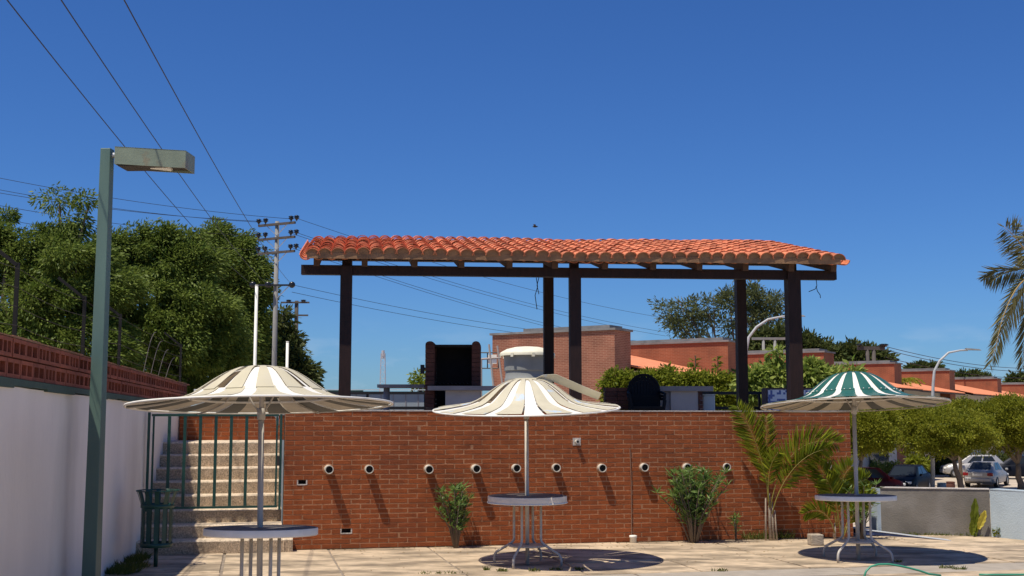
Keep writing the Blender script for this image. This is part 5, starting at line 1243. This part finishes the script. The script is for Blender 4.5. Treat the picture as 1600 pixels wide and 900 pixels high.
    m = MB(); m.box(L1 - .012, L1 + .06, -.26, .26, .66, .80); m.build('number_plate', WPAINT, root)
    m = MB(); m.box(L0 - .05, L0 + .012, -.4, .4, .54, .64); m.build('grille', IRON, root)
    return root
def carpaint(n, c, metal=.0): return mat(n, c, .42, .04, 2, metal=metal, spec=.12)
HEADL = mat('headlight_glass', (.75, .75, .72), .15, .05); TAILL = mat('taillight_red', (.30, .02, .02), .25, .05)
SILV = carpaint('silver_paint', (.46, .44, .42), .5); REDP = carpaint('dark_red_paint', (.035, .003, .004)); BLUP = carpaint('navy_paint', (.006, .008, .015))
def carpos(px, Y): b = at(px, 700, Y); return (b.x, Y, GZ)
ax = math.radians(90 - 33)
car('parked_car', 'silver sedan parked with its rear towards the camera', carpos(1540, 70), ax - .02, SILV)
car('parked_car', 'dark navy sedan parked with its headlights towards the low wall', carpos(1415, 64), ax + math.pi, BLUP)
car('parked_car', 'dark red hatchback partly hidden by the right parasol pole', carpos(1352, 60), math.radians(30), REDP, 'hatch')
car('parked_car', 'silver hatchback parked sideways behind the silver sedan', carpos(1519, 80), math.radians(168), SILV, 'hatch')
car('parked_car', 'black car parked in deep tree shade at the right edge', carpos(1592, 78), math.radians(165), BLUP, 'hatch')
# small parking things
for (px, Y, lab, mt, h_) in ((1469, 63, 'small grey blue drum at the foot of the curved street lamp', GREYW, .55), (1483, 66, 'small brown drum right of the curved street lamp foot', DBRICK, .45)):
    b = carpos(px, Y); t = thing('drum', lab, 'drum', b); m = MB(); m.lathe([(.0001, 0), (.22, 0), (.24, h_ * .5), (.22, h_), (.2, h_ + .02), (.0001, h_ + .02)], 14); m.build('drum_body', mt, t, True); m = MB(); m.lathe([(.24, h_ - .03), (.25, h_ - .03), (.25, h_), (.24, h_)], 14); m.build('drum_rim', mt, t)
shrub('shrub', 'yellow flowering shrub behind the navy sedan', [(1365, 735, 10, 72), (1385, 735, 10, 72), (1350, 738, 9, 72), (1400, 730, 8, 72)], 72, 90, 30, .3, .2, .09, VARIE, 3, gz=GZ)
shrub('shrub', 'small yellow green shrub between the street lamp and the navy sedan', [(1430, 722, 9, 70), (1440, 728, 10, 70), (1422, 735, 8, 70)], 70, 70, 30, .3, .25, .08, HEDGE, 3, gz=GZ)
shrub('hedge', 'added dark hedge standing in for the shade behind the parked cars', [(1345 + 22 * i, 728, 14, 84) for i in range(13)], 84, 260, 34, .5, .28, .12, DGREEN, 5, gz=GZ)  # dark foliage added to block the sunlit wall behind the cars
# coconut palm at the right edge and small palms
random.seed(5)
Yk = 34; cc = at(1622, 425, Yk); cp_ = thing('coconut_palm', 'coconut palm with drooping windblown fronds at the right edge', 'palm', (cc.x + .5, Yk, GZ)); off = Vector((cc.x + .5, Yk, GZ))
m = MB(); m.tube([Vector((0, 0, 0)), Vector((-.1, 0, 3)), Vector((-.35, 0, 6)), cc - off], [.2, .16, .14, .13], 10); m.build('trunk', BARKP, cp_, True)
fr_px = [[(1622, 425), (1605, 395), (1590, 370), (1568, 354)], [(1622, 420), (1595, 418), (1560, 420), (1538, 432)], [(1622, 428), (1590, 430), (1565, 480), (1553, 560)], [(1622, 432), (1600, 450), (1572, 490), (1546, 570)], [(1622, 420), (1635, 380), (1660, 350), (1700, 345)], [(1622, 425), (1650, 400), (1700, 420), (1730, 480)], [(1625, 430), (1650, 440), (1680, 490), (1690, 560)], [(1622, 425), (1615, 400), (1602, 378), (1600, 352)], [(1622, 430), (1610, 470), (1600, 520), (1598, 575)]]
for i, q in enumerate(fr_px):
    dy = [0, -.3, -.6, .2, .4, .2, -.5, .6, .3][i]
    P_ = [at(x, y, Yk + dy * j / 3 * 2) - off for j, (x, y) in enumerate(q)]
    frond(cp_, P_, 66, .68, COCO, 1.1, .032, .045, .1, .12, (0, 1, .2))
for (px, py, Y, lab) in ((1410, 601, 80, 'small bushy palm behind the green and white parasol'), (1497, 638, 69, 'small palm behind the flat crowned street trees')):
    c = at(px, py, Y); t = thing('small_palm', lab, 'palm', (c.x, Y, GZ)); h_ = c.z - GZ; m = MB(); m.tube([(0, 0, 0), (0, 0, h_)], [.12, .08], 8); m.build('trunk', BARKP, t, True)
    for k in range(13):
        a = 6.283 * k / 13 + random.uniform(-.2, .2); L_ = random.uniform(.8, 1.15) * (1.15 if px == 1410 else 1.2); e = random.uniform(.1, .9)
        frond(t, [(0, 0, h_), (math.cos(a) * L_ * .4, math.sin(a) * L_ * .4, h_ + .3 + e * .4), (math.cos(a) * L_ * .8, math.sin(a) * L_ * .8, h_ + .25 + e * .3), (math.cos(a) * L_ * 1.15, math.sin(a) * L_ * 1.15, h_ - .15 + e * .3)], 20, .45, ARECA, .4, .018, .05, .3, .15)

# fallen leaves and grit on the deck
P_ = []; D_ = []
for i in range(260):
    u_ = random.uniform(.6, WL + .5); v_ = -abs(random.gauss(0, .35)) - .03 if i < 190 else random.uniform(-2.5, -.2)
    p = wl(u_, max(v_, -2.6)); a = random.uniform(0, 6.28); P_.append((p.x, p.y, .006)); D_.append((math.cos(a), math.sin(a), random.uniform(0, .25)))
LITTER = leafmat('dry_leaf', (.10, .06, .025), (.30, .21, .09), .2)
o = leaf_mesh('leaf_litter', np.array(P_), np.array(D_), RNG.uniform(.02, .055, len(P_)), .014, LITTER, None, up=np.array([[0, 0, 1.]])); struct(o, 'stuff', 'scattered dry fallen leaves on the pool deck')
